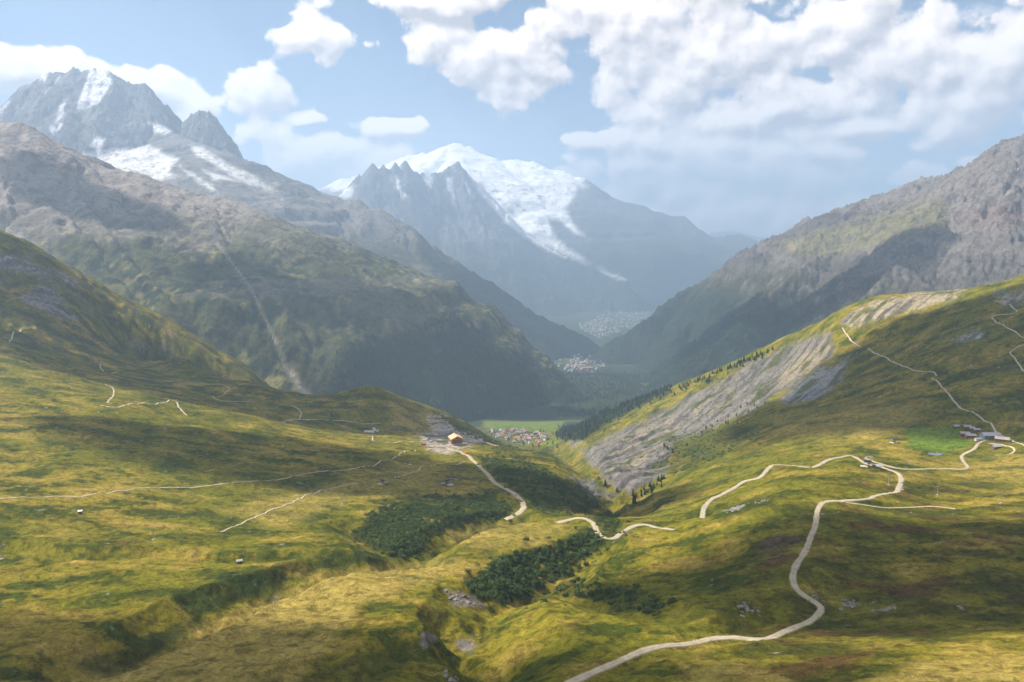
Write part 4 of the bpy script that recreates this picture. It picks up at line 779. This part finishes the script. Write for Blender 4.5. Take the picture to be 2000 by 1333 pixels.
for _ in range(26):
    a = RNG.uniform(1240, 1300); conifer(put(a, 985 - (a - 1240) * .85 + RNG.normal(0, 6), 900), RNG.uniform(6, 11), 'dark conifer on the lower rim of the grey scree', 'conifers on the scree rim')
for _ in range(34):
    q = RNG.uniform(0, 1); conifer(put(1290 + 200 * q + RNG.normal(0, 8), 888 - 95 * q + RNG.normal(0, 8), 1100), RNG.uniform(5, 10), 'small conifer among the shrubs under the scree slope', 'conifers under the scree')
for _ in range(80):
    q = RNG.uniform(0, 1) ** .8; conifer(put(1280 + 230 * q, 776 - 94 * q + abs(RNG.normal(0, 6)), 2000), RNG.uniform(9, 16), 'dark conifer on the skyline ridge above the scree', 'conifers on the scree ridge')
for c_ in sample_poly([(1085,848),(1120,802),(1200,772),(1290,768),(1270,786),(1210,816),(1180,832),(1140,858),(1100,862)], 130, 2200): conifer(c_, RNG.uniform(10, 19), 'dark conifer in the wood on the spur above the village', 'conifers of the wood on the spur')
for c_ in sample_poly([(945,850),(1000,868),(1060,880),(1090,876),(1075,862),(1090,842),(1060,838),(960,842)], 24, 2000): conifer(c_, RNG.uniform(10, 16), 'conifer between the houses at the near edge of the village', 'conifers by the village')
# shrubs: lumpy broadleaf bushes
def bush_mesh(seed, n):
    """ragged bush: leafy clumps spread through a dome, some reaching out of it"""
    r_ = np.random.default_rng(seed); V = []; Fc = []
    for k in range(n):
        a = r_.uniform(0, 6.283); u = r_.uniform(0, 1) ** .45; ph = math.acos(r_.uniform(-.1, 1)); rr = u * r_.uniform(.75, 1.2)
        c = np.array([math.cos(a) * math.sin(ph) * rr, math.sin(a) * math.sin(ph) * rr, math.cos(ph) * rr * .95 + .12]); sz = r_.uniform(.16, .34)
        nrm = c / (np.linalg.norm(c) + 1e-6) + r_.normal(0, .45, 3); nrm /= np.linalg.norm(nrm); e1 = np.cross(nrm, r_.normal(0, 1, 3)); e1 /= np.linalg.norm(e1) + 1e-9; e2 = np.cross(nrm, e1)
        o_ = len(V); V += [c + e1 * sz, c + e2 * sz * .8, c - e1 * sz, c - e2 * sz * .8, c + nrm * sz * .5]; Fc += [(o_, o_ + 1, o_ + 4), (o_ + 1, o_ + 2, o_ + 4), (o_ + 2, o_ + 3, o_ + 4), (o_ + 3, o_, o_ + 4)]
    return np.array(V), Fc
bproto = []
for s_ in range(5):
    V, Fc = bush_mesh(s_, 90); me = bpy.data.meshes.new('alder_bush'); me.from_pydata(V.tolist(), [], Fc); me.materials.append(leaf); bproto.append(me)
BP = [(SHRUB_SHADE[0][0], 900, 620, 'green alder bush in the wide ravine left of the road bend', 'bushes in the wide ravine'), (SHRUB_SHADE[1][0], 800, 480, 'green alder bush in the dark ravine below the winding road', 'bushes in the dark ravine'), (SHRUB_SHADE[2][0], 600, 850, 'green alder bush on the slope down to the gorge', 'bushes above the gorge'),
      (SHRUB_SHADE[3][0], 110, 400, 'round green bush scattered along the side gully', 'bushes in the side gully'), (SHRUB_SHADE[4][0], 220, 1000, 'dark bush on the slope under the scree', 'bushes under the scree'), (SHRUB_SHADE[9][0], 60, 650, 'green alder bush below the road culvert', 'bushes by the culvert'), (SHRUB_SHADE[6][0], 170, 1500, 'dark bush on the slope behind the station', 'bushes behind the station')]
allb = []
for poly, n, y0, lab, grp in BP:
    for c_ in sample_poly(poly, int(n * 1.15), y0, stray=20): allb.append((c_, RNG.uniform(1.1, 2.4) ** 1.25 * (1.25 if c_[1] > 1000 else 1), lab, grp))
quota = {}; rest = []
order = sorted(range(len(allb)), key=lambda i: -allb[i][1] / allb[i][0][1])
for rank, i in enumerate(order):
    c_, r, lab, grp = allb[i]
    if rank < 295:
        o = bpy.data.objects.new('alder_bush', bproto[rank % 5]); C.objects.link(o); o.location = c_; o.scale = (r, r, r * RNG.uniform(.8, 1.15)); o.rotation_euler = (0, 0, RNG.uniform(0, 6.28)); tag(o, lab, 'bush', grp)
    else: rest.append((c_, r))
def merged(name, items, meshes, mat, label):
    Vs = []; Fs = []; k = 0
    for n_i, (c_, r, h) in enumerate(items):
        V, Fc = meshes[n_i % len(meshes)]; a = RNG.uniform(0, 6.28); ca, sa = math.cos(a), math.sin(a); V = np.asarray(V)
        Vs.append(np.stack([(V[:, 0] * ca - V[:, 1] * sa) * r + c_[0], (V[:, 0] * sa + V[:, 1] * ca) * r + c_[1], V[:, 2] * h + c_[2]], 1)); Fs += [tuple(i + k for i in f) for f in Fc]; k += len(V)
    o = mesh_obj(name, np.concatenate(Vs), Fs, mat); o['kind'] = 'stuff'; o['label'] = label; return o
lowb = [bush_mesh(50 + s_, 28) for s_ in range(4)]; tinyb = [bush_mesh(60 + s_, 5) for s_ in range(4)]
merged('alder_thicket', [(c_, r, r) for c_, r in rest], lowb, leaf, 'dense green alder thicket filling the ravines')
# low juniper and rhododendron tussocks over the alp
js = []
while len(js) < 6500:
    u = RNG.uniform(0, 1); y = math.exp(RNG.uniform(math.log(380), math.log(1500))); t = RNG.uniform(-.75, .75); x = t * y
    if fbm(np.array([x / 55]), np.array([y / 42]), 5, 93)[0] + .35 * RNG.normal() > .22: js.append(((x, y, float(height(x, y)) - .1), RNG.uniform(.3, .7) * (1 + y / 1600), RNG.uniform(.15, .35) * (1 + y / 1600)))
merged('alpine_scrub', js, tinyb, flat_mat('scrub_leaves', (.060, .070, .018), .9, .4, .4, spec=.1), 'low scrub dotted over the pasture')
# woods on the far slopes
def cone_low(seed):
    r_ = np.random.default_rng(seed); V = []; Fc = []
    for k, (zb, zt, rb) in enumerate([(0, .62, .23), (.38, 1, .15)]):
        o_ = len(V); V += [(rb * r_.uniform(.8, 1.2) * math.cos(a), rb * r_.uniform(.8, 1.2) * math.sin(a), zb) for a in np.linspace(0, 2 * math.pi, 6)[:-1]] + [(0, 0, zt)]; Fc += [(o_ + i, o_ + (i + 1) % 5, o_ + 5) for i in range(5)]
    return V, Fc
cones = [cone_low(90 + k) for k in range(4)]
def wood_on(G, poly, n, name, label, hmin, hmax, dens=None):
    X, Yq, Z, px, py = G; m = poly_mask(px, py, poly, 10) * (Z > valley_z(Yq) - 5); nn = fbm(X / 110, Yq / 110, 4, 951); m = m * sst(-.25, .15, nn + .15)
    wgt = (m * Yq * Yq).ravel(); wgt /= wgt.sum(); ids = RNG.choice(len(wgt), n, p=wgt); i_ = np.minimum(ids // X.shape[1], X.shape[0] - 2); j_ = np.minimum(ids % X.shape[1], X.shape[1] - 2); a = RNG.uniform(0, 1, n); b = RNG.uniform(0, 1, n)
    bil = lambda G_: G_[i_, j_] * (1 - a) * (1 - b) + G_[i_ + 1, j_] * a * (1 - b) + G_[i_, j_ + 1] * (1 - a) * b + G_[i_ + 1, j_ + 1] * a * b
    x, y, z = bil(X), bil(Yq), bil(Z) - 2
    items = []
    for i in range(n): h = RNG.uniform(hmin, hmax); items.append(((x[i], y[i], z[i]), h, h))
    return merged(name, items, cones, needle, label)
wood_on(m1, [(620,800),(660,700),(760,670),(880,605),(940,650),(1000,690),(1160,785),(1175,850),(800,860)], 9000, 'forest', 'dark forest on the lower slope across the valley', 13, 22)
wood_on((XG, YG, ZG, PX, PY + 3000 * (YG < 2000)), [(1085,852),(1120,802),(1200,770),(1300,750),(1312,766),(1270,784),(1210,814),(1180,830),(1140,860),(1100,864)], 1100, 'forest', 'dark conifer wood covering the spur above the near village', 11, 19)
wood_on((xv, yv, zv, vpx, vpy), [(1040,730),(1150,728),(1300,735),(1330,765),(1200,812),(1090,815),(1060,790)], 3500, 'forest', 'dark forest on the valley floor between the villages', 14, 24)

# ------------------------------------------------------------------ villages
VILLS = []
def houses(poly, n, fn, size, lab, grp, mats, name='chalet'):
    P = np.array(poly, float); pr = {}; lo = P.min(0); hi = P.max(0); got = []
    while len(got) < n:
        a = RNG.uniform(lo, hi)
        if poly_mask(a[:1], a[1:], poly, .01)[0] < .5: continue
        c_ = fn(*a)
        if any((c_[0] - g[0]) ** 2 + (c_[1] - g[1]) ** 2 < (size * 1.15) ** 2 for g in got): continue
        got.append(c_); k = int(RNG.integers(0, len(mats)))
        if k in pr: t_ = copy_tree(pr[k])
        else:
            t_ = thing(name, (0, 0, 0), 0, lab.replace('*', mats[k][2]), 'house', grp); w_ = size * .8; gable(t_, size, w_, size * .45, size * .28, mats[k][0], mats[k][1], size * .09, -6, .35, [('f', u, z, 1.3, 1.3) for u in (-size * .28, 0, size * .28) for z in (1.2, 3.6)] if size < 14 else [], None, glassm, wood); pr[k] = t_
        t_.location = c_; t_.rotation_euler = (0, 0, RNG.choice([.3, 1.9, .5, -.2]) + RNG.normal(0, .15)); s_ = RNG.uniform(.75, 1.3); t_.scale = (s_, s_ * RNG.uniform(.85, 1.1), s_)
MT = [(pale, slate, 'pale walls and a grey roof'), (wood, slate, 'dark wooden walls and a grey roof'), (pale, brownr, 'pale walls and a brown roof'), (honey, brownr, 'honey wooden walls and a brown roof'), (stone, pinkr, 'stone walls and a faded red roof'), (white, slate, 'white walls and a grey roof'), (pale, pinkr, 'pale walls and a faded red roof')]
houses([(955,842),(1000,838),(1058,846),(1072,856),(1058,868),(1005,866),(965,855)], 85, lambda a, b: put(a, b, 2600), 11, 'chalet with * in the village beside the green field', 'chalets of the near village', MT)
def vput(px, py):
    t, s = pix(px, py); ys = yv[:, 0]; zz = valley_z(ys) / ys; i = int(np.argmax(zz >= float(s))); y = ys[i]; y = valley_z(y) / float(s) * 1.0; return (float(t) * y, y, float(valley_z(y)) + 2)
houses([(1050,716),(1100,700),(1150,676),(1195,688),(1182,716),(1152,736),(1100,730)], 120, vput, 17, 'house with * in the larger village down the valley', 'houses of the valley village', MT)
t_ = thing('apartment_block', vput(1146, 724), .2, 'long pink apartment block in the valley village', 'building'); gable(t_, 75, 24, 20, 6, flat_mat('pink_render', (.50, .25, .22), .9, .1, .2), pinkr, 1, -8, .5, [('f', u, z, 3, 2) for u in range(-32, 33, 8) for z in (3, 8, 13)], None, glassm, wood)
t_ = thing('apartment_block', vput(1133, 718), .1, 'long white flat-fronted block beside the pink one in the valley village', 'building'); gable(t_, 85, 20, 16, 4, white, slate, 1, -8, .5, [('f', u, z, 3, 2) for u in range(-36, 37, 8) for z in (3, 8)], None, glassm, wood)
tv_ = []; hb = ([(-.5, -.4, 0), (.5, -.4, 0), (.5, .4, 0), (-.5, .4, 0), (-.5, -.4, .5), (.5, -.4, .5), (.5, .4, .5), (-.5, .4, .5), (-.5, 0, .8), (.5, 0, .8)], [(0, 1, 5, 4), (2, 3, 7, 6), (1, 2, 6, 9, 5), (3, 0, 4, 8, 7), (4, 5, 9, 8), (6, 7, 8, 9)])
for poly, n in (([(1130,640),(1180,612),(1235,582),(1300,572),(1312,590),(1240,642),(1170,662)], 620), ([(1130,632),(1175,625),(1180,648),(1135,652)], 60)):
    P = np.array(poly, float); k = 0
    while k < n:
        a = RNG.uniform(P.min(0), P.max(0))
        if poly_mask(a[:1], a[1:], poly, .01)[0] > .5: c_ = vput(*a); s_ = RNG.uniform(13, 27); tv_.append((c_, s_, s_)); k += 1
merged('far_town', tv_, [hb], flat_mat('far_town_walls', (.27, .255, .235), .8, .4, .02), 'pale roofs of the town strung along the far valley floor')

# ------------------------------------------------------------------ hikers
def person_mesh(stride):
    me = bpy.data.meshes.new('skeleton'); s_ = stride
    J = [(0, 0, .95), (0, .02, 1.15), (0, .02, 1.38), (0, 0, 1.50), (0, -.03, 1.60), (0, -.03, 1.72), (.10, 0, .92), (.11, -.16 * s_, .52), (.11, -.10 * s_, .09), (.11, -.24 * s_, .05), (-.10, 0, .92), (-.11, .08 * s_, .50), (-.11, .26 * s_, .12), (-.11, .14 * s_, .05),
         (.19, .02, 1.40), (.24, .10 * s_, 1.13), (.22, -.04, .90), (.22, -.07, .82), (-.19, .02, 1.40), (-.24, -.06 * s_, 1.13), (-.22, -.2 * s_, .93), (-.22, -.24 * s_, .86)]
    E = [(0, 1), (1, 2), (2, 3), (3, 4), (4, 5), (0, 6), (6, 7), (7, 8), (8, 9), (0, 10), (10, 11), (11, 12), (12, 13), (2, 14), (14, 15), (15, 16), (16, 17), (2, 18), (18, 19), (19, 20), (20, 21)]
    Rr = [.14, .13, .15, .06, .095, .075, .095, .065, .045, .04, .095, .065, .045, .04, .065, .048, .036, .03, .065, .048, .036, .03]
    me.from_pydata(J, E, []); o = bpy.data.objects.new('skeleton', me); C.objects.link(o)
    m = o.modifiers.new('skin', 'SKIN'); sv = me.skin_vertices[0].data
    for v, r in zip(sv, Rr): v.radius = (r, r)
    sv[0].use_root = True; o.modifiers.new('sub', 'SUBSURF').levels = 1
    dg = bpy.context.evaluated_depsgraph_get(); out = bpy.data.meshes.new_from_object(o.evaluated_get(dg)); bpy.data.objects.remove(o); return out
def cloth_mat(name, top, bot):
    m = bpy.data.materials.new(name); t, b = nodes(m); n = t.nodes; l = t.links; tcn = n.new('ShaderNodeTexCoord'); sp = n.new('ShaderNodeSeparateXYZ'); l.new(tcn.outputs['Object'], sp.inputs[0]); r = n.new('ShaderNodeValToRGB'); l.new(sp.outputs[2], r.inputs[0])
    mp = n.new('ShaderNodeMath'); mp.operation = 'DIVIDE'; mp.inputs[1].default_value = 1.8; l.new(sp.outputs[2], mp.inputs[0]); l.new(mp.outputs[0], r.inputs[0]); r.color_ramp.interpolation = 'CONSTANT'; e = r.color_ramp.elements
    e[0].position = 0; e[0].color = (.03, .025, .02, 1); e[1].position = .07; e[1].color = bot + (1,)
    for pos, c_ in ((.53, top), (.84, (.45, .28, .2)), (.945, (.06, .04, .03))): q = e.new(pos); q.color = c_ + (1,)
    l.new(r.outputs[0], b.inputs['Base Color']); b.inputs['Roughness'].default_value = .9; return m
PM = [person_mesh(1.0), person_mesh(-.7)]
HK = [(1577,1077,'dark blue jacket',(.03,.05,.12),(.02,.02,.03),3),(1581,1077,'black top and grey trousers',(.02,.02,.025),(.10,.10,.10),3),(1583,1055,'grey top',(.18,.18,.18),(.03,.03,.05),3.1),(1581,1176,'red jacket',(.30,.03,.03),(.03,.03,.03),2.2),(1597,1189,'white shirt',(.6,.6,.58),(.05,.05,.07),2.3),(1597,1209,'dark green jacket',(.03,.07,.04),(.03,.03,.03),4.2),(1608,983,'black jacket',(.02,.02,.02),(.03,.03,.03),1),(1692,979,'navy top beside a companion',(.03,.04,.10),(.02,.02,.02),1.5),(1695,978,'orange top beside a companion',(.40,.14,.03),(.03,.03,.03),1.5)]
WHERE = ['on the straight of the gravel road'] * 3 + ['just above the road hairpin', 'at the road hairpin', 'below the road hairpin', 'at the crest of the gravel road', 'on the level upper road', 'on the level upper road']
for i, (a, b, lab, top, bot, rz) in enumerate(HK):
    me = PM[i % 2].copy(); me.materials.clear(); me.materials.append(cloth_mat('hiking_clothes', top, bot)); o = bpy.data.objects.new('person', me); C.objects.link(o)
    o.location = put(a, b, 350); o.location.z += .3; o.rotation_euler = (0, 0, rz); tag(o, 'hiker in ' + lab + ' walking ' + WHERE[i], 'person', 'hikers on the gravel road')
    pk = rock_mesh(i, .17, .12, .26, 2, .12); q = mesh_obj('backpack', pk[0] + np.array([0, .2, 1.28]), pk[1], flat_mat('rucksack_' + str(i % 3), [(.25, .04, .03), (.03, .06, .16), (.05, .05, .05)][i % 3], .8), o)
# ------------------------------------------------------------------ air
def box(name, lo, hi):
    v = [(x, y, z) for z in (lo[2], hi[2]) for y in (lo[1], hi[1]) for x in (lo[0], hi[0])]
    f = [(0, 2, 3, 1), (4, 5, 7, 6), (0, 1, 5, 4), (2, 6, 7, 3), (0, 4, 6, 2), (1, 3, 7, 5)]
    me = bpy.data.meshes.new(name); me.from_pydata(v, [], f); o = bpy.data.objects.new(name, me); C.objects.link(o); return o
HZ = box('haze', (-40000, -6000, -1720), (40000, 34500, 2760)); HZ['kind'] = 'stuff'
HZ['label'] = 'blue summer haze filling the valley air'
hm = bpy.data.materials.new('valley_haze'); hm.use_nodes = True; hn = hm.node_tree
hn.nodes.clear(); ho = hn.nodes.new('ShaderNodeOutputMaterial'); hv = hn.nodes.new('ShaderNodeVolumePrincipled')
hv.inputs['Color'].default_value = (.495, .665, .89, 1); hv.inputs['Density'].default_value = 8.0e-5; hv.inputs['Anisotropy'].default_value = .25
hn.links.new(hv.outputs[0], ho.inputs['Volume']); HZ.data.materials.append(hm)

# clouds overhead, out of the frame towards the sun: their shadows lie on the land
cm = bpy.data.materials.new('cloud_vapour'); cm.use_nodes = True; cn = cm.node_tree; cn.nodes.clear()
c_o = cn.nodes.new('ShaderNodeOutputMaterial'); cv = cn.nodes.new('ShaderNodeVolumePrincipled')
cv.inputs['Color'].default_value = (1, 1, 1, 1); cv.inputs['Density'].default_value = .011; cv.inputs['Anisotropy'].default_value = .6
cn.links.new(cv.outputs[0], c_o.inputs['Volume'])
def cloud(gx, gy, gz, rx, ry, seed, top=3300, th=420):
    """cumulus whose shadow falls round (gx, gy, gz) on the ground"""
    k = (top - gz) / SUND[2]; cx, cy_ = gx + SUND[0] * k, gy + SUND[1] * k
    bm = bmesh.new(); bmesh.ops.create_icosphere(bm, subdivisions=5, radius=1)
    V = np.array([v.co[:] for v in bm.verts]); az_ = np.arctan2(V[:, 1], V[:, 0])
    n = 1 + .30 * fbm(V[:, 0] * 1.6 + seed * 7.3, V[:, 1] * 1.6 + V[:, 2] * .7, 4, 500 + seed) + .25 * fbm(np.cos(az_) * 1.3 + seed * 3.7, np.sin(az_) * 1.3, 3, 520 + seed)
    for v, q, m in zip(bm.verts, V, n):
        v.co = (q[0] * rx * m, q[1] * ry * m, (q[2] * th * m if q[2] > 0 else q[2] * th * .35))
    me = bpy.data.meshes.new('cloud'); bm.to_mesh(me); bm.free(); me.materials.append(cm)
    o = bpy.data.objects.new('cloud', me); o.location = (cx, cy_, top); C.objects.link(o); struct(o); return o
def shade(px, py, y, rx, ry, seed):
    t, s = pix(px, py); cloud(float(t) * y, y, float(s) * y, rx, ry, seed)
for a in [(640,900,1050,330,170,1),(1830,690,1450,560,420,2),(1790,1110,480,230,130,3),(10,1290,335,110,75,4),(300,540,4500,330,220,5),(640,720,3850,300,200,6),(930,740,3950,420,240,13),
          (1640,575,4600,900,400,7),(1400,660,5200,500,380,14),(120,560,2300,420,300,8),(420,770,1800,420,240,9),(1020,560,7300,700,450,11)]:
    shade(*a)
